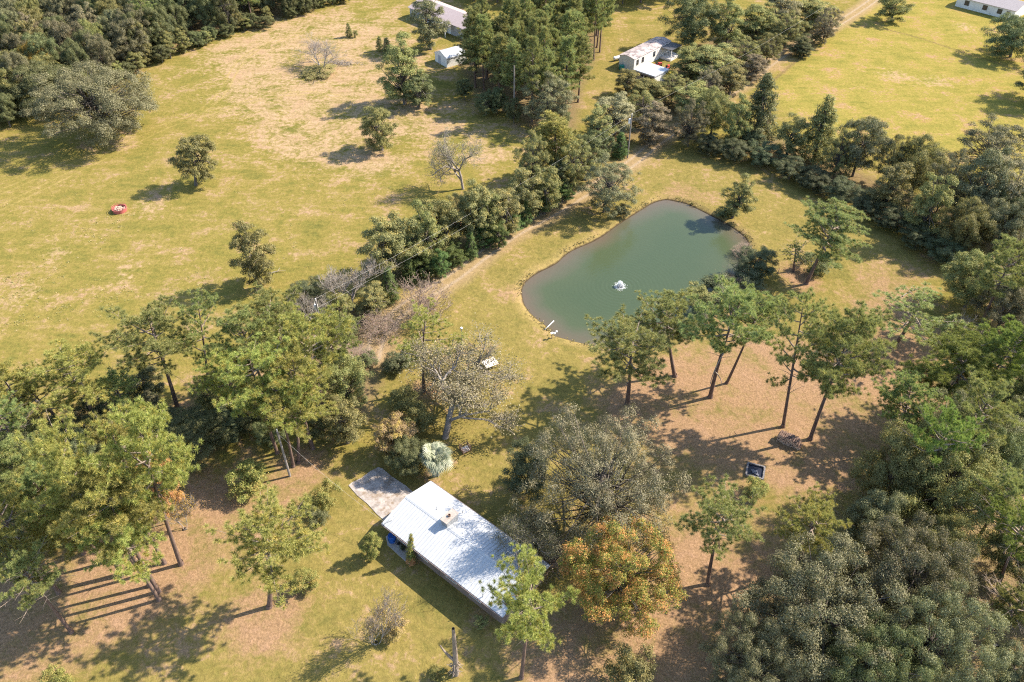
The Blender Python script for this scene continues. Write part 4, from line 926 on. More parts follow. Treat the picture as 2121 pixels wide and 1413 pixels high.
def make_bare(kind, seed, H=10.0, R=4.5, levels=5, stems=1, leafy=0, leaf=0.10, bark='grey_bark', spread=0.55, up=0.35, tr=0.2, start=0.25, twig=0.012):
    """a leafless or nearly leafless tree grown branch by branch down to the twigs"""
    r = np.random.default_rng(seed); thick, thin, ends = [], [], []
    def grow(p, d, L, rad, lv):
        n = 3; q = p
        for i in range(n):
            d = unit((d + r.normal(0, .13, 3) + np.array([0, 0, .06 * up * 3]))[None])[0]
            e = q + d * L / n; ra, rb = rad * (1 - .3 * i / n), rad * (1 - .3 * (i + 1) / n)
            (thick if rad > min(.06, tr * .28) else thin).append((*q, *e, max(ra, twig), max(rb, twig * .8)))
            q = e
            if lv >= levels - 2: ends.append(q)
        if lv >= levels: return
        m = (5, 4)[lv] if lv < 2 else r.integers(3, 5)
        for k in range(m):
            a = rnd_dir(r, 1)[0]; sp = spread * r.uniform(.7, 1.35)
            nd = unit((d * (1 - sp * .45) + a * sp + np.array([0, 0, up * .35]))[None])[0]
            st = p + (q - p) * r.uniform(.45, 1.0) if k else q
            grow(st, nd, L * r.uniform(.58, .80), rad * r.uniform(.48, .66), lv + 1)
    if stems > 1: thick += [(0, 0, -.3, 0, 0, .18, .34, .26)]
    for s in range(stems):
        a = s * 2.2 + r.uniform(0, 1); d = unit(np.array([[math.cos(a) * .35 * (stems > 1), math.sin(a) * .35 * (stems > 1), 1.0]]))[0]
        grow(np.array([math.cos(a) * .15 * (stems > 1), math.sin(a) * .15 * (stems > 1), -.2]), d, H * start, tr / math.sqrt(stems), 0)
    allp = np.array(ends); hmax = allp[:, 2].max(); rmax = np.percentile(np.linalg.norm(allp[:, :2], axis=1), 80)
    sx, sz = R / rmax, H / hmax
    def sc(S):
        S = np.array(S)
        if len(S) == 0: return S
        S[:, [0, 1, 3, 4]] *= sx; S[:, [2, 5]] *= sz; return S
    thick, thin = sc(thick), sc(thin); E = allp * np.array([sx, sx, sz])
    trunk = wood_mesh('trunk', thick, thin[:0], [M[bark]])
    tv, tf = seg_mesh(thin, 3)
    parts = [(tv, tf)]; mi = [0] * len(tf)
    if leafy:
        c = E[r.integers(0, len(E), leafy)] + r.normal(0, .34, (leafy, 3)); nrm = unit(rnd_dir(r, leafy) + np.array([0, 0, .4]))
        lv_, lf = leaves(c, nrm, leaf, r); parts.append((lv_, lf)); mi += [1] * len(lf)
    V, F = merge(parts)
    crown = np_mesh('crown', V, F, [M[bark], M['oak_pale']], mi)
    proto(kind, trunk, crown, H, R, 0.5 * (np.percentile(E[:, 2], 12) + H) / H)

make_pine('pine', 11); make_pine('pine', 12, lo=.56, nl=23, R=4.6); make_pine('pine', 13, lo=.48, nl=30, R=4.0); make_pine('pine', 14, lo=.58, nl=22, R=4.4, dead=8)
make_pine('pine', 15, lo=.50, nl=27, R=4.2, dead=7); make_pine('pine', 16, lo=.60, nl=25, R=4.7)
make_pine('openpine', 21, lo=.42, nl=19, R=4.4, sub=5, ntk=4, dead=12); make_pine('openpine', 22, lo=.38, nl=20, R=4.2, sub=5, ntk=4, dead=9)
make_pine('densepine', 25, lo=.42, nl=36, R=4.2, sub=7, ntk=6, dead=3); make_pine('densepine', 26, lo=.45, nl=34, R=4.4, sub=7, ntk=6, dead=3)
make_pine('grovepine', 31, lo=.34, nl=36, R=3.2, cone=.65, dead=4, tuft_r=.50); make_pine('grovepine', 32, lo=.40, nl=32, R=3.4, cone=.5, dead=4, tuft_r=.50); make_pine('grovepine', 33, lo=.28, nl=40, R=3.0, cone=.8, dead=3, tuft_r=.50)
make_broad('bigoak', 47, H=12, R=8.6, zlo=.02, nl=540, lump=.80, nleaf=235, leaf=.078, boughs=92, bough_r=1.55, gap=.05, limbs=24, tr=.4)
make_broad('hazyoak', 48, H=10, R=8.8, zlo=.05, nl=640, lump=.70, nleaf=165, leaf=.062, boughs=110, bough_r=1.5, gap=.14, limbs=40, tr=.3)
for s in (41, 42, 43): make_broad('oak', s, H=10, R=5.2, zlo=.02, nl=190, lump=.74, nleaf=330, leaf=.074, boughs=38, bough_r=1.45, gap=.05)
for s in (51, 52, 53, 54): make_broad('broad', s, H=9, R=3.0, zlo=.0, nl=130, lump=.55, nleaf=260, leaf=.070, boughs=26, bough_r=1.0, gap=.08)
for s in (61, 62): make_broad('cedar', s, H=7, R=1.9, zlo=.03, nl=70, lump=.55, nleaf=190, leaf=.07, shape='cone', tr=.12)
for s in (65, 66): make_broad('conifer', s, H=12, R=3.2, zlo=.05, nl=140, lump=.66, nleaf=210, leaf=.085, shape='cone', tr=.2)
for s in (71, 72, 73): make_broad('bush', s, H=3, R=1.7, zlo=.0, nl=70, lump=.36, nleaf=150, leaf=.05, tr=.07, limbs=4, boughs=14, bough_r=.65)
for s in (81, 82): make_broad('fluffy', s, H=11, R=5.2, zlo=.03, nl=270, lump=.55, nleaf=190, leaf=.068, gap=.12, limbs=30, boughs=54, bough_r=1.2, tr=.22)
for s in (85, 86): make_broad('gappy', s, H=11, R=5.0, zlo=.02, nl=300, lump=.55, nleaf=250, leaf=.060, gap=.06, limbs=22, boughs=50, bough_r=1.2, tr=.2)
make_bare('bare', 91, levels=5, leafy=0); make_bare('bare', 92, levels=5, leafy=0, stems=2)
make_bare('barewhite', 93, H=10, R=3.2, levels=5, stems=2, bark='white_bark', spread=.5, up=.55, leafy=900, leaf=.07)
make_bare('sparse', 95, H=11, R=5.5, levels=5, leafy=24000, leaf=.070, bark='grey_bark', stems=1, spread=.7, up=.3, tr=.3, start=.2)
make_bare('sparse', 96, H=10, R=4.2, levels=5, leafy=6500, leaf=.07, bark='grey_bark', stems=1, up=.45, spread=.75, tr=.24, start=.22)
make_bare('twiggy', 97, H=4, R=2.6, levels=4, stems=5, bark='pink_bark', spread=.8, tr=.12, leafy=900, leaf=.06, start=.3)
make_bare('twiggy', 98, H=4, R=2.4, levels=4, stems=6, bark='pink_bark', spread=.9, tr=.10, leafy=1500, leaf=.06, start=.3)
make_bare('leggy', 99, H=7, R=2.4, levels=5, leafy=2600, leaf=.07, bark='grey_bark', stems=2, up=.8, spread=.5, tr=.1)

# ------------------------------------------------------------------ placing trees
RNG = np.random.default_rng(7)
NAMES = {'pine': 'pine_tree', 'openpine': 'pine_tree', 'densepine': 'pine_tree', 'grovepine': 'pine_tree', 'oak': 'oak_tree', 'broad': 'leafy_tree', 'cedar': 'cedar_tree', 'conifer': 'conifer_tree',
         'bush': 'bush', 'fluffy': 'oak_tree', 'gappy': 'autumn_tree', 'bigoak': 'oak_tree', 'hazyoak': 'oak_tree', 'bare': 'bare_tree', 'barewhite': 'bare_tree', 'sparse': 'bare_tree', 'twiggy': 'bush', 'leggy': 'thin_tree'}
DEFCOL = {'pine': 'pine_green', 'openpine': 'pine_green', 'densepine': 'pine_green', 'grovepine': 'pine_far', 'oak': 'oak_grey', 'broad': 'hedge', 'cedar': 'cedar', 'conifer': 'oak_green', 'bush': 'shrub', 'fluffy': 'oak_grey', 'gappy': 'orange', 'bigoak': 'oak_grey', 'hazyoak': 'oak_brown'}
ntree = [0]
def tree(kind, cx, cy, wpx, label, h=None, base=None, col=None, group=None, variant=None, xy=None, r=None, cat=None, zs=1.0):
    """a tree whose crown is centred at photo pixel cx, cy and wpx wide; its foot is either seen at `base` or follows from its height h (m)"""
    i = ntree[0]; ntree[0] += 1
    P = PROTO[kind]; p = P[(i if variant is None else variant) % len(P)]
    lean = 0.0
    if xy is not None: b = np.array([xy[0], xy[1], 0.0])
    elif base is not None:
        b = at(*base); lo, hi = 0.1, 40.0
        for _ in range(40):
            m = (lo + hi) / 2
            if pix((b[0], b[1], m))[1] > cy: lo = m
            else: hi = m
        h = lo / p['zc']; q = pix((b[0], b[1], lo)); lean = math.atan2((cx - q[0]) * q[2] / FPX, lo); lean = max(-.22, min(.22, lean))
    else:
        b = at(cx, cy, h * p['zc']); b[2] = 0
    if r is None: r = wpx / 2 * pix((b[0], b[1], h * .6))[2] / FPX
    e = empty(NAMES[kind], (b[0], b[1], -0.02), 0, label, cat or ('bush' if NAMES[kind] == 'bush' else 'tree'), group)
    e.rotation_euler = (0, lean, 0)
    s, z = r / p['R'], h / p['H'] * zs; rz = RNG.uniform(0, 6.28)
    for nm in ('trunk', 'crown'):
        o = link(nm, p[nm], e); o.scale = (s, s, z); o.rotation_euler = (0, 0, rz)
        if kind.find('pine') >= 0 and nm == 'trunk': o.scale = (max(s, .8), max(s, .8), z) if s < .8 else (s, s, z)
        ck = col or DEFCOL.get(kind)
        if nm == 'crown' and ck:
            sl = o.material_slots[-1]; sl.link = 'OBJECT'; sl.material = M[ck]
    if 'pine' in kind and kind != 'grovepine': STRAW.append((b[:2], 2.6 + .35 * r, 0.75))
    return e
for kd, cx, cy, wd, lb, o in T:
    e = tree(kd, cx, cy, wd * (1.12 if kd in ('pine', 'openpine') else 1.0), lb, **o)
    if 'pale broken limb' in lb:
        S = curve((.25, -.3, 9.6), (-.75, -.55, 3.0), (-.7, -.2, 0), .09, .05, 6)[0] + curve((-.62, -.5, 5.2), (.95, -.4, 2.6), (.3, 0, .3), .07, .03, 4)[0]
        link('dead_limb', wood_mesh('dead_limb', S, [], [M['white_bark']]), e)
# fan palm with silvery drooping fronds
b0 = at(906, 985); pe = empty('fan_palm', (b0[0], b0[1], 0), 0, 'silvery fan palm with drooping fronds below the big grey tree', 'palm tree')
tk, _ = curve((0, 0, -.2), (.1, .1, 3.4), (.1, 0, 0), .24, .18, 4)
link('trunk', wood_mesh('trunk', tk, [], [M['oak_bark']]), pe)
r = np.random.default_rng(5); V, Fq = [], []
for i in range(80):
    az = i * 2.4 + r.normal(0, .2); el = r.uniform(-.8, .95); L = r.uniform(.1, 1.4)
    d = np.array([math.cos(az) * math.cos(el), math.sin(az) * math.cos(el), math.sin(el)]); hub = np.array([.1, .1, 3.4]) + d * L
    side = unit(np.cross(d, [0, 0, 1.])[None])[0]; upv = np.cross(side, d)
    for k in range(13):
        a = (k - 6) / 6 * 1.35; dd = d * math.cos(a) + side * math.sin(a); m_ = hub + dd * .65 + upv * .06; e_ = hub + dd * 1.15 + np.array([0, 0, -.42]); wv = np.cross(dd, upv) * .05
        n = len(V); V += [hub, m_ - wv, e_, m_ + wv]; Fq.append((n, n + 1, n + 2, n + 3))
    n = len(V); wv = side * .025; V += [hub - wv, hub + wv, np.array([.1, .1, 3.4]) + wv, np.array([.1, .1, 3.4]) - wv]; Fq.append((n, n + 1, n + 2, n + 3))
link('crown', np_mesh('crown', np.array(V), np.array(Fq), [M['palm']]), pe)
# woods: pseudo-random but fixed positions, every tree a thing of its own
def fill(pts, step, kinds, seed, label, group, skip=()):
    L = poly(pts); r = np.random.default_rng(seed); lo, hi = L.min(0), L.max(0); got = []
    sk = [(at(*s[:2])[:2], s[2]) for s in skip]
    for j, y in enumerate(np.arange(lo[1], hi[1], step * .87)):
        for x in np.arange(lo[0] + (j % 2) * step / 2, hi[0], step):
            p = np.array([x, y]) + r.uniform(-.34, .34, 2) * step
            k = kinds[r.integers(len(kinds))]; hh = r.uniform(*k[2]); rr = r.uniform(*k[3])
            if not inside(p[None], L)[0] or any(np.linalg.norm(p - c) < d for c, d in sk): continue
            qx, qy, _ = pix((p[0], p[1], hh))
            if qx < -90 or qx > 2211 or qy > 1420 or pix((p[0], p[1], 0))[1] < -25: continue
            got.append((k, p, hh, rr, qx))
    for gi in range(len(label)):                       # larger groves are told apart by where in them a tree stands
        g = [t for t in got if t[0][4] == gi]
        xs, ys = np.sort([t[4] for t in g]), np.sort([t[1][1] for t in g])
        for k, p, hh, rr, qx in g:
            wh = ''
            if len(g) > 9:
                wh = ', ' + ('near' if p[1] < ys[len(g) // 2] else 'far') + ' ' + ('left' if qx < xs[len(g) // 3] else 'middle' if qx < xs[2 * len(g) // 3] else 'right') + ' part'
            tree(k[0], 0, 0, 0, label[gi] + wh, h=hh, xy=p, r=rr, col=k[1], group=group[gi] + wh)
    return len(got)
OK = [('oak', 'oak_grey', (9, 13), (3.4, 5.0), 0), ('oak', 'oak_olive', (9, 12), (3.0, 4.4), 0), ('broad', 'hedge', (8, 12), (2.6, 3.4), 1), ('oak', 'oak_green', (10, 13), (3.0, 4.4), 2), ('fluffy', 'oak_pale', (9, 12), (3.2, 4.2), 3), ('oak', 'oak_grey', (8, 12), (3.4, 4.4), 0)]
n1 = fill([(-140, 315), (0, 254), (95, 222), (185, 200), (284, 148), (352, 114), (300, -30), (-140, -30)], 6.2, OK, 3, ['grey-olive oak crowded in the top left wood', 'slender leafy tree in the top left wood', 'green oak in the top left wood', 'pale thin-leaved oak in the top left wood'],
     ['grey-olive oaks of the top left wood', 'slender trees of the top left wood', 'green oaks of the top left wood', 'pale oaks of the top left wood'], skip=[(205, 265, 8.5)])
GK = [('oak', 'oak_green', (9, 13), (3.0, 4.2), 0), ('oak', 'oak_green', (10, 14), (3.2, 4.6), 0), ('grovepine', 'pine_far', (14, 17), (2.6, 3.4), 1), ('oak', 'oak_dark', (9, 12), (3.0, 4.2), 0)]
n2 = fill([(284, 148), (352, 116), (472, 74), (562, 51), (642, 23), (717, 2), (700, -40), (250, -40)], 6.0, GK, 4, ['dark green tree at the top edge left of the dry pasture', 'dark pine rising from the top left wood'], ['dark trees along the top edge of the pasture', 'dark pines of the top left wood'])
n3 = fill([(1000, 70), (1100, 35), (1240, 30), (1262, 80), (1222, 150), (1205, 215), (1180, 255), (1115, 268), (1062, 238), (1005, 215), (968, 165)], 5.2, [('grovepine', 'pine_far', (14, 18.5), (2.5, 3.5), 0)], 6, ['slim tall pine packed into the grove left of the mobile home'], ['pines of the grove left of the mobile home'], skip=[(975, 100, 14), (1005, 85, 12)])
n4 = fill([(960, 20), (1420, 10), (1420, -25), (960, -25)], 7, [('grovepine', 'pine_far', (13, 17), (2.8, 3.6), 0), ('oak', 'oak_olive', (9, 12), (3, 4), 1)], 8, ['pine at the top edge behind the mobile home', 'olive tree at the top edge behind the mobile home'], ['pines along the top edge', 'olive trees along the top edge'])
n5 = fill([(960, 175), (1010, 225), (1070, 250), (1110, 275), (1190, 262), (1170, 285), (1060, 262), (1000, 240), (950, 200)], 4, [('oak', 'oak_green', (4, 6), (2, 3), 0)], 9, ['dark low bush skirting the foot of the pine grove'], ['bushes skirting the pine grove'])
n6 = fill([(1960, 470), (2300, 430), (2300, 640), (2060, 640), (2000, 560)], 7, [('oak', 'oak_grey', (8, 11), (3.2, 4.4), 0), ('oak', 'oak_green', (8, 11), (3, 4), 0)], 10, ['oak in the wood at the right edge beyond the shaded lawn'], ['oaks at the right edge'])
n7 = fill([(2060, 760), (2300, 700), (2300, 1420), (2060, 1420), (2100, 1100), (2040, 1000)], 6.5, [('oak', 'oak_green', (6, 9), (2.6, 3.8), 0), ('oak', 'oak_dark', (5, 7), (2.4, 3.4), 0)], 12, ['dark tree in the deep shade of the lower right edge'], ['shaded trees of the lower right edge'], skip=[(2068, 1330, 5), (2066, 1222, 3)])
n8 = fill([(-60, 292), (0, 262), (95, 232), (185, 212), (286, 156), (354, 122), (474, 79), (564, 56), (645, 28), (720, 6), (715, -4), (640, 16), (560, 44), (468, 66), (348, 108), (280, 142), (180, 196), (90, 214), (0, 246), (-60, 275)], 3.4, [('oak', 'oak_green', (3, 5.5), (1.8, 2.8), 0), ('broad', 'oak_olive', (3.5, 6), (1.5, 2.4), 0)], 14, ['low green bush at the pasture edge of the top left wood'], ['bushes edging the top left wood'], skip=[(205, 265, 7)])
print('trees', ntree[0], n1, n2, n3, n4, n5, n6, n7)

# ------------------------------------------------------------------ poles, wires, lamp
M['lamp_white'] = M['white']
def pole(x, y, h, label, can=True, rz=.6):
    b = at(x, y); e = empty('utility_pole', (b[0], b[1], 0), rz, label, 'utility pole')
    MB().cyl((0, 0, -.5), (0, 0, h), .15, .11, 9).build('pole', M['pole_wood'], e)
    MB().cyl((0, 0, h), (0, 0, h + .28), .05, .07, 8).build('insulator', M['white'], e)
    MB().box((0, .1, h - 1.3), (.10, .3, .9)).build('bracket', M['zinc'], e)
    if can:
        t = MB().lathe([(0, 0), (.24, 0), (.26, .05), (.26, .85), (.2, .95), (0, .98)], 14, (0, .42, h - 1.9)).build('transformer', M['white'], e)
        MB().cyl((0, .42, h - .95), (0, .42, h - .65), .05, .04, 8).build('bushing', M['trim_brown'], t)
    return np.array([b[0], b[1], h])
def foot(x, y, h):                 # foot of a vertical h metres tall whose top shows at x, y
    p = at(x, y, h); q = pix((p[0], p[1], 0)); return q[0], q[1]
PA = pole(*foot(1309, 238, 9), 9, 'grey utility pole with a transformer can in scrub by the lane')
PB = pole(*foot(654, 622, 9), 9, 'utility pole with a white transformer can below the white-barked tree')
p3 = foot(574, 893, 8); PC = pole(*p3, 8, 'thin dark utility pole beside the thick-trunked pine left of the slab', can=False)
PD = np.array([*at(1720, 5, 9)[:2], 9.0])
def cable(a, b, sag, label, name='power_line'):
    t = np.linspace(0, 1, 25)[:, None]; P = a + (b - a) * t; P[:, 2] -= sag * 4 * (t * (1 - t))[:, 0]
    S = [(*P[i], *P[i + 1], .008, .008) for i in range(24)]; v, f = seg_mesh(S, 4)
    tag(link(name, np_mesh(name, v, f, [M['wire']])), label, 'power line')
up = np.array([0, 0, .25]); dn = np.array([0, 0, -1.3])
cable(PA + up, PB + up, 1.0, 'upper thin wire between the two transformer poles above the hedge')
cable(PA + dn, PB + dn, 1.3, 'lower brighter wire between the two transformer poles above the hedge')
cable(PB + up, PC + up * .5, .5, 'upper wire from the white transformer pole into the middle pines')
cable(PB + dn, PC + dn * .5, .6, 'lower wire from the white transformer pole into the middle pines')
cable(PA + up, PD, 1.0, 'wire running on from the far pole along the lane')
hc = at(797, 1082, 3.0)
cable(PC - np.array([0, 0, .4]), hc, .7, 'service wire from the thin dark pole down to the house corner')
bl = at(958, 725); e = empty('lamp_post', (bl[0], bl[1], 0), 0, 'slim lamp post with a white head on the mown lawn', 'lamp post')
MB().cyl((0, 0, -.2), (0, 0, 4.0), .075, .06, 8).build('post', M['zinc'], e)
h_ = MB().lathe([(0, .24), (.15, .18), (.21, .05), (.17, 0), (.08, -.02)], 12, (0, 0, 4.0)).build('lamp_head', M['white'], e)
MB().cyl((0, 0, 3.98), (0, 0, 3.84), .10, .08, 10).build('lens', M['glass'], h_)
# tall bare pole by the grove
b = at(1064, 246); e = empty('dead_tree', (b[0], b[1], 0), 0, 'tall limbless grey dead trunk at the edge of the pine grove', 'dead tree')
s, P = curve((0, 0, -.2), (.1, .2, 11.5), (.15, 0, 0), .22, .12, 8); link('trunk', wood_mesh('trunk', s, [(.1, .1, 8, .7, .3, 8.4, .05, .02), (.1, .2, 10, -.5, .2, 10.5, .05, .02)], [M['grey_bark'], M['dead_wood']]), e)
# broken dead trunk on the front lawn
b = at(944, 1396); e = empty('dead_tree', (b[0], b[1], 0), 0, 'broken dead trunk with one short limb on the front lawn', 'dead tree')
s, P = curve((0, 0, -.2), (.15, .15, 8.3), (.1, 0, 0), .34, .15, 9); s += curve((0, 0, 2.7), (-1.25, .2, 5.2), (-.2, 0, -.2), .18, .06, 4)[0]
link('trunk', wood_mesh('trunk', s, [], [M['dead_wood']]), e)
r = np.random.default_rng(3); sg = []
for i in range(26):
    a = r.uniform(0, 6.28); z = r.uniform(.2, 2.6); sg.append((math.cos(a) * .3, math.sin(a) * .3, z, math.cos(a) * r.uniform(.5, .95), math.sin(a) * r.uniform(.5, .95), z - r.uniform(-.3, .9), .05, .015))
link('loose_bark', wood_mesh('loose_bark', sg, [], [M['dead_wood']]), e)
# fallen limbs
for x, y, L, a, lb in [(1890, 606, 4.5, .5, 'pale dead limb lying in the trees at the right'), (575, 566, 2.6, .2, 'pale fallen branch in the pasture right of the lone olive tree'), (1445, 560, 0, 0, '')]:
    if not L: continue
    b = at(x, y); S = curve((-L / 2, 0, .12), (L / 2, 0, .25), (0, .4, .1), .09, .03, 5)[0] + [(0, .2, .2, .5, .9, .5, .05, .015), (-.6, .1, .2, -.3, -.7, .4, .04, .012)]
    o = link('fallen_branch', wood_mesh('fallen_branch', S, [], [M['white_bark']])); o.location = (b[0], b[1], 0); o.rotation_euler = (0, 0, a); tag(o, lb, 'branch')
# white bleached brush heap by the forked bare tree
b = at(708, 133); r = np.random.default_rng(8)
S = [(*(q := r.normal(0, 1, 3) * [2.2, .8, .18] + [0, 0, .3]), *(q + r.normal(0, .7, 3) * [1.4, 1, .35]), .03, .012) for _ in range(260)]
o = link('brush_heap', wood_mesh('brush_heap', S, [], [M['white_bark']])); o.location = (b[0], b[1], 0); tag(o, 'bleached heap of cut brush beside the leafless forked tree', 'brush heap')

# ------------------------------------------------------------------ things in the yard, the pasture and by the pond
# hay feeder
b = at(249, 437); e = empty('hay_feeder', (b[0], b[1], 0), 0, 'red ring feeder filled with pale hay in the pasture', 'hay feeder')
MB().lathe([(1.18, 0), (1.22, .62), (1.27, .66), (1.16, .66), (1.14, .05)], 28).build('ring', M['rail_red'], e)
b_ = MB(); rr = random.Random(2)
for i in range(15): b_.cyl((1.2 * math.cos(i * .419), 1.2 * math.sin(i * .419), .6), (1.2 * math.cos(i * .419 + .1), 1.2 * math.sin(i * .419 + .1), .95), .025, n=6)
b_.lathe([(1.18, .93), (1.22, .93), (1.22, .97), (1.18, .97), (1.18, .93)], 28); b_.build('rail', M['rail_red'], e)
r = np.random.default_rng(9); b_ = MB()
for i in range(34):
    a = r.uniform(0, 6.28); q = math.sqrt(r.uniform()) * .95; s = r.uniform(.16, .34)
    b_.box((q * math.cos(a), q * math.sin(a), .30 + .35 * (1 - q) + r.uniform(-.05, .08)), (s * 1.5, s, s * .8), r.uniform(0, 3), r.uniform(-.5, .5))
b_.lathe([(0, .45), (.6, .40), (1.13, .12)], 20); tag(b_.build('hay', M['hay'], e), kind='stuff')
# white table and seat
def frame_from(p0, p1):
    a, b = at(*p0)[:2], at(*p1)[:2]; d = b - a; return a, np.linalg.norm(d), math.atan2(d[1], d[0])
c0 = at(1015, 751, .75); _, _, rz = frame_from((1008, 763), (1035, 752))
e = empty('garden_table', (c0[0], c0[1], 0), rz, 'white weathered board table on the mown lawn', 'table')
for i in range(5): MB().box((0, -.64 + i * .32, .74), (2.0, .31, .05)).build('plank', M['weathered'], e)
for x in (-.8, .8):
    for y in (-.62, .62): MB().box((x, y, .35), (.09, .09, .71)).build('leg', M['trim_brown'], e)
MB().box((0, -.72, .66), (1.9, .04, .1)).build('rail', M['trim_brown'], e); MB().box((0, .72, .66), (1.9, .04, .1)).build('rail', M['trim_brown'], e)
MB().box((-1.35, .25, .42), (.45, 1.1, .05)).build('bench_seat', M['block'], e)
c0 = at(986, 763); e = empty('garden_chair', (c0[0], c0[1], 0), .4, 'small grey seat under the twigs left of the white table', 'seat')
MB().box((0, 0, .45), (.55, .5, .06)).build('seat', M['block'], e); MB().box((0, .25, .75), (.55, .05, .5), 0).build('backrest', M['block'], e)
for x in (-.22, .22):
    for y in (-.2, .2): MB().box((x, y, .22), (.05, .05, .42)).build('leg', M['dark_metal'], e)
# rusty open frame
c0 = at(964, 934); e = empty('garden_rack', (c0[0], c0[1], 0), .55, 'small rusty open metal frame beside the fan palm', 'rack')
for x in (-.55, .55):
    for y in (-.45, .45): MB().box((x, y, .5), (.06, .06, 1.0 + (.5 if y > 0 else 0))).build('post', M['rusty'], e)
for z in (.3, .62, .95):
    for y in (-.45, .45): MB().box((0, y, z), (1.04, .05, .06)).build('rail', M['rusty'], e)
    for x in (-.55, .55): MB().box((x, 0, z), (.05, .84, .06)).build('rail', M['rusty'], e)
for i in range(4): MB().box((-.38 + i * .25, 0, .36), (.2, .8, .04)).build('slat', M['weathered'], e)
# square fire pit of blocks lined with a dark sheet
a0, _, rz = frame_from((1548, 966), (1583, 975)); c0 = at(1564, 978)
e = empty('fire_pit', (c0[0], c0[1], 0), rz, 'square pit edged with pale blocks and lined with a dark blue sheet', 'fire pit')
for s in (-1, 1):
    for i in range(7):
        k = -.9 + i * .3; j = .015 * ((i * 7) % 3 - 1)
        MB().box((k, s * 1.0 + j, .16), (.28, .2, .32)).build('block', M['block'], e)
        if i: MB().box((s * 1.0 + j, k - .15, .16), (.2, .28, .32)).build('block', M['block'], e)
MB().box((0, 0, .06), (1.78, 1.78, .1)).build('liner', M['navy'], e)
r = np.random.default_rng(4); q = MB()
for i in range(7): q.box((r.uniform(-.4, .3), r.uniform(-.5, .1), .16 + i * .012), (r.uniform(.3, .7), r.uniform(.12, .3), .05), r.uniform(0, 3), r.uniform(-.2, .2))
q.build('crumpled_sheet', M['ash'], e)
# log pile
c0 = at(1634, 918); a0, LL, rz = frame_from((1612, 905), (1658, 926))
e = empty('log_pile', (c0[0], c0[1], 0), rz, 'stack of split firewood logs with pale ends under the pines', 'log pile')
r = np.random.default_rng(6); rows = 6
lm = []
for k in range(4):
    q = MB().cyl((0, -.24, 0), (0, .24, 0), .10 + .012 * k, .09 + .012 * k, 7); me_ = bpy.data.meshes.new('log'); me_.from_pydata(q.v, [], q.f)
    me_.materials.append(M['pine_bark']); me_.materials.append(M['log_end']); me_.polygons.foreach_set('material_index', [0] * 7 + [1, 1]); me_.update(); lm.append(me_)
for dep in (-.28, .28):
    for j in range(rows):
        for i in range(13 - j // 2):
            o = link('log', lm[r.integers(4)], e); o.location = (-1.4 + i * .225 + (j % 2) * .11 + r.normal(0, .02), dep + r.normal(0, .05), .11 + j * .19 + r.normal(0, .012)); o.rotation_euler = (0, r.uniform(0, 3), r.normal(0, .06))
# barrel, tub and pot by the front wall
c0 = at(813, 1121); e = empty('barrel', (c0[0], c0[1], .07), 0, 'bright blue plastic barrel at the front corner of the house', 'barrel')
MB().lathe([(0, 0), (.40, 0), (.46, .12), (.48, .3), (.46, .34), (.48, .38), (.48, .7), (.46, .74), (.48, .78), (.44, .98), (.40, 1.02), (.36, .99), (0, .99)], 20).build('drum', M['blue'], e, True)
MB().cyl((.2, 0, .99), (.2, 0, 1.04), .06, n=10).build('bung', M['black'], e)
c0 = at(827, 1131); e = empty('tub', (c0[0], c0[1], .07), 0, 'round grey tub with a dark centre next to the blue barrel', 'tub')
MB().lathe([(0, 0), (.34, 0), (.42, .55), (.45, .60), (.38, .60), (.33, .42), (0, .42)], 18).build('body', M['zinc'], e); MB().lathe([(0, .44), (.2, .44), (.2, .43)], 14).build('contents', M['black'], e)
c0 = at(835, 1140); e = empty('flower_pot', (c0[0], c0[1], .07), 0, 'dark green pot plant right of the grey tub', 'plant pot')
MB().lathe([(0, 0), (.2, 0), (.28, .4), (.25, .4), (.2, .3), (0, .3)], 14).build('pot', M['dark_metal'], e)
r = np.random.default_rng(2); c = r.normal(0, .17, (160, 3)) * [1, 1, .8] + [0, 0, .55]; v, f = leaves(c, unit(rnd_dir(r, 160) + [0, 0, .5]), .07, r); link('plant', np_mesh('plant', v, f, [M['oak_dark']]), e)
# teal bin, white tank, red mowers at the mobile home
c0 = at(1287, 144); e = empty('garbage_bin', (c0[0], c0[1], 0), .3, 'teal bin on the lawn at the end of the mobile home', 'bin')
MB().box((0, 0, .5), (.95, .8, .9)).build('body', M['teal'], e); MB().box((0, 0, 1.0), (1.05, .9, .1), 0, .06).build('lid', M['teal'], e)
for s in (-1, 1): MB().cyl((.4, s * .34, .13), (.4, s * .44, .13), .13, n=10).build('wheel', M['black'], e)
c0 = at(1277, 126); e = empty('gas_tank', (c0[0], c0[1], 0), .5, 'white gas tank at the shaded side of the mobile home', 'gas tank')
MB().lathe([(0, -1.0), (.3, -.92), (.42, -.7), (.42, .7), (.3, .92), (0, 1.0)], 14).build('tank', M['white'], e).rotation_euler = (0, math.pi / 2, 0)
e.children[0].location = (0, 0, .75)
for s in (-1, 1): MB().box((s * .55, 0, .18), (.15, .5, .36)).build('foot', M['block'], e)
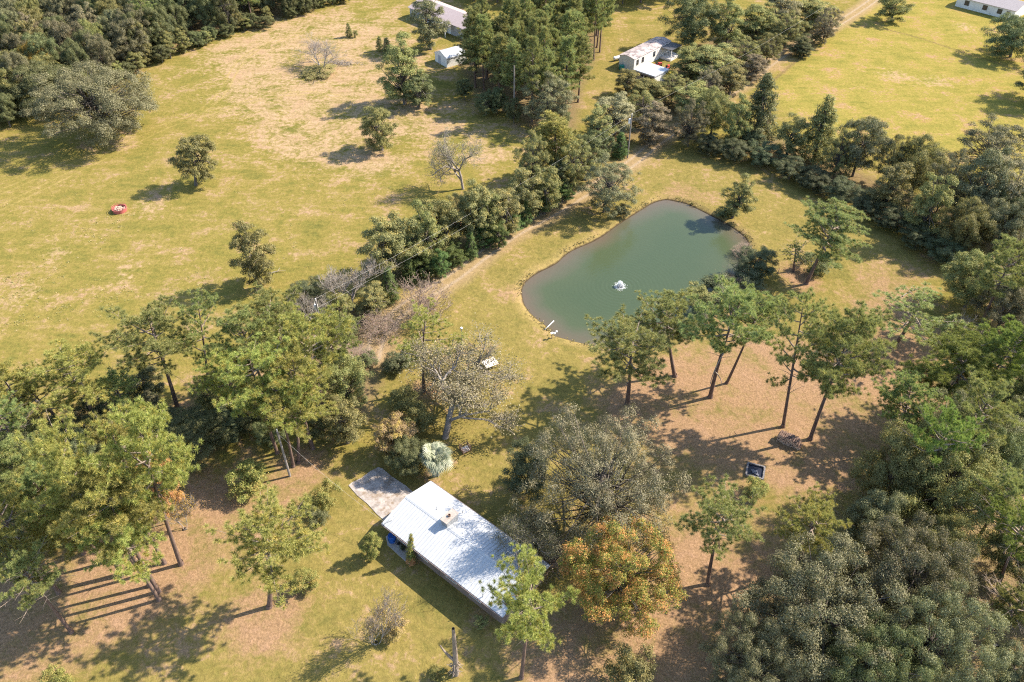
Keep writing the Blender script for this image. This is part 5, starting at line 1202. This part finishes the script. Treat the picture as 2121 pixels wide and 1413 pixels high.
def mower(x, y, rz, label):
    c0 = at(x, y); e = empty('riding_mower', (c0[0], c0[1], 0), rz, label, 'mower', 'red mowers by the white carport')
    MB().box((.45, 0, .58), (.85, .6, .42)).build('hood', M['red'], e); MB().box((-.35, 0, .45), (.9, .85, .16)).build('fender', M['red'], e)
    st = MB().box((-.42, 0, .66), (.45, .48, .12)).build('seat', M['black'], e); MB().box((-.66, 0, .9), (.1, .46, .42)).build('backrest', M['black'], st)
    MB().cyl((.02, 0, .6), (-.1, 0, 1.0), .03, n=6).lathe([(.15, 1.0), (.19, 1.0), (.19, 1.03), (.15, 1.03)], 10, (-.1, 0, 0)).build('steering_wheel', M['black'], e)
    for a, s, q in ((.6, -1, .2), (.6, 1, .2), (-.45, -1, .28), (-.45, 1, .28)): MB().cyl((a, s * .34, q), (a, s * .52, q), q, n=12).build('wheel', M['black'], e)
mower(1363, 137, .3, 'red mower half hidden behind the white carport roof'); mower(1382, 143, 1.0, 'red mower at the right corner of the white carport')
# pond: white pipe, little stand, fountain
a0, b0 = at(1131, 681), at(1145, 668); d = b0 - a0
e = empty('drain_pipe', (a0[0], a0[1], 0), math.atan2(d[1], d[0]), 'white pipe sticking out from the bank over the pond', 'pipe')
MB().cyl((-.3, 0, .02), (1.9, 0, .12), .075, n=10).build('pipe', M['white'], e, True); MB().cyl((1.86, 0, .12), (2.02, 0, .13), .1, n=10).build('collar', M['white'], e)
b = at(1143, 701); e = empty('bird_feeder', (b[0], b[1], 0), .5, 'small white-topped stand on the point of the near bank', 'feeder')
MB().cyl((0, 0, -.1), (0, 0, .95), .07, .06, 8).build('post', M['trim_brown'], e); MB().box((0, 0, .99), (.42, .34, .08)).build('tray', M['white'], e)
b = at(1150, 699); e = empty('flood_light', (b[0], b[1], -.2), .9, 'white twin-headed light on a short stand at the water edge', 'light')
MB().cyl((0, 0, -.4), (0, 0, 1.1), .05, .05, 8).build('post', M['zinc'], e)
for s in (-1, 1): MB().lathe([(0, .2), (.12, .16), (.17, 0), (0, .02)], 10, (s * .26, 0, 1.12)).build('lamp_head', M['white'], e)
MB().box((0, 0, 1.12), (.62, .06, .06)).build('arm', M['white'], e)
fc = at(1284, 593, -.4); e = empty('fountain', (fc[0], fc[1], -.42), 0, 'white fountain splashing in the pond', 'fountain')
MB().lathe([(0, .08), (.5, .08), (.55, 0), (.5, -.05)], 18).build('float', M['dark_metal'], e)
r = np.random.default_rng(1); nd = 3200
an = r.uniform(0, 6.283, nd); tt = r.uniform(0, 1, nd); reach = r.uniform(.15, .6, nd); rad = .08 + reach * tt; hh = 1.15 * r.uniform(.6, 1, nd) * 4 * tt * (1 - tt) * .55 + .55 * (1 - tt) + .02
c = np.stack([rad * np.cos(an), rad * np.sin(an), hh], 1); v, f = leaves(c, rnd_dir(r, nd), .020, r, .9)
tag(link('spray', np_mesh('spray', v, f, [M['foam']]), e), kind='stuff')
nd = 1500; an = r.uniform(0, 6.283, nd); rad = np.abs(r.normal(.2, .4, nd)); k = rad < 1.3
c = np.stack([rad * np.cos(an), rad * np.sin(an), np.full(nd, .012)], 1)[k]; v, f = leaves(c, np.tile([[0, 0, 1.]], (len(c), 1)), .035, r, .8); v[:, 2] = .012 + np.arange(len(v)) // 4 * 1e-5
tag(link('foam', np_mesh('foam', v, f, [M['foam']]), e), kind='stuff')
# bits of foam drifting off
# tyre in the deep shade, lower right
b = at(2066, 1345); t_y = MB().lathe([(.28, .02), (.46, 0), (.52, .06), (.52, .18), (.46, .24), (.28, .22), (.30, .12), (.28, .02)], 20).build('tyre', M['black']); t_y.location = (b[0], b[1], 0); tag(t_y, 'old tyre lying in the shade by the bottom right oaks', 'tyre')

# ------------------------------------------------------------------ ground cover nobody could count
def scatter(name, L, n, size, hgt, mat, seed, clump=0.0, ok=None):
    r = np.random.default_rng(seed); lo, hi = L.min(0), L.max(0); p = r.uniform(lo, hi, (n * 3, 2)); p = p[inside(p, L)]
    if clump:
        g = np.sin(p[:, 0] * .21 + 1.3 * np.sin(p[:, 1] * .17)) * np.sin(p[:, 1] * .26 + 1.1 * np.sin(p[:, 0] * .13)) + .5 * np.sin(p[:, 0] * .9) * np.sin(p[:, 1] * 1.1)
        p = p[g + r.normal(0, .35, len(p)) > clump]
    if ok is not None: p = p[ok(p)]
    p = p[(sdist(p, POND) < -.6) & (line_dist(p, ROAD) > 2.2)][:n]
    k = 7; c = np.repeat(p, k, 0) + r.normal(0, size * 1.1, (len(p) * k, 2)); z = r.uniform(.02, hgt, len(c))
    v, f = leaves(np.column_stack([c, z]), unit(rnd_dir(r, len(c)) * .5 + [0, 0, 1.0]), size * .5, r)
    return tag(link(name, np_mesh(name, v, f, [M[mat]])), kind='stuff')
PAST = poly([(-250, 560), (-150, 330), (0, 268), (280, 165), (560, 60), (720, 10), (840, 60), (900, 130), (1000, 250), (1060, 300), (880, 430), (740, 540), (600, 640), (440, 640), (240, 700), (60, 760), (-200, 840)])
tag(scatter('pasture_weeds', PAST, 700, .20, .07, 'weed', 21, .55), None)
WEED2 = poly([(-60, 500), (260, 430), (400, 520), (420, 600), (200, 640), (-80, 700)])
scatter('rough_grass', WEED2, 250, .22, .08, 'weed', 22, .45)
rb = np.random.default_rng(31); sp = np.repeat(POND, 14, 0) + rb.normal(0, .9, (len(POND) * 14, 2)); sdp = sdist(sp, POND)
sp = sp[(sdp > -.45) & (sdp < .5) & (np.sin(np.arange(len(sp)) * .021) + rb.normal(0, .5, len(sp)) > .35)]
cc = np.repeat(sp, 6, 0) + rb.normal(0, .12, (len(sp) * 6, 2)); v, f = leaves(np.column_stack([cc, rb.uniform(-.15, .14, len(cc))]), unit(rnd_dir(rb, len(cc)) + [0, 0, .5]), .10, rb)
tag(link('bank_weeds', np_mesh('bank_weeds', v, f, [M['weed']])), kind='stuff')
WL = poly([(1480, 1480), (1560, 1250), (1760, 1000), (1850, 900), (2000, 860), (2300, 860), (2300, 1480)])
scatter('leaf_litter', WL, 4000, .16, .12, 'tan_leaf', 23)
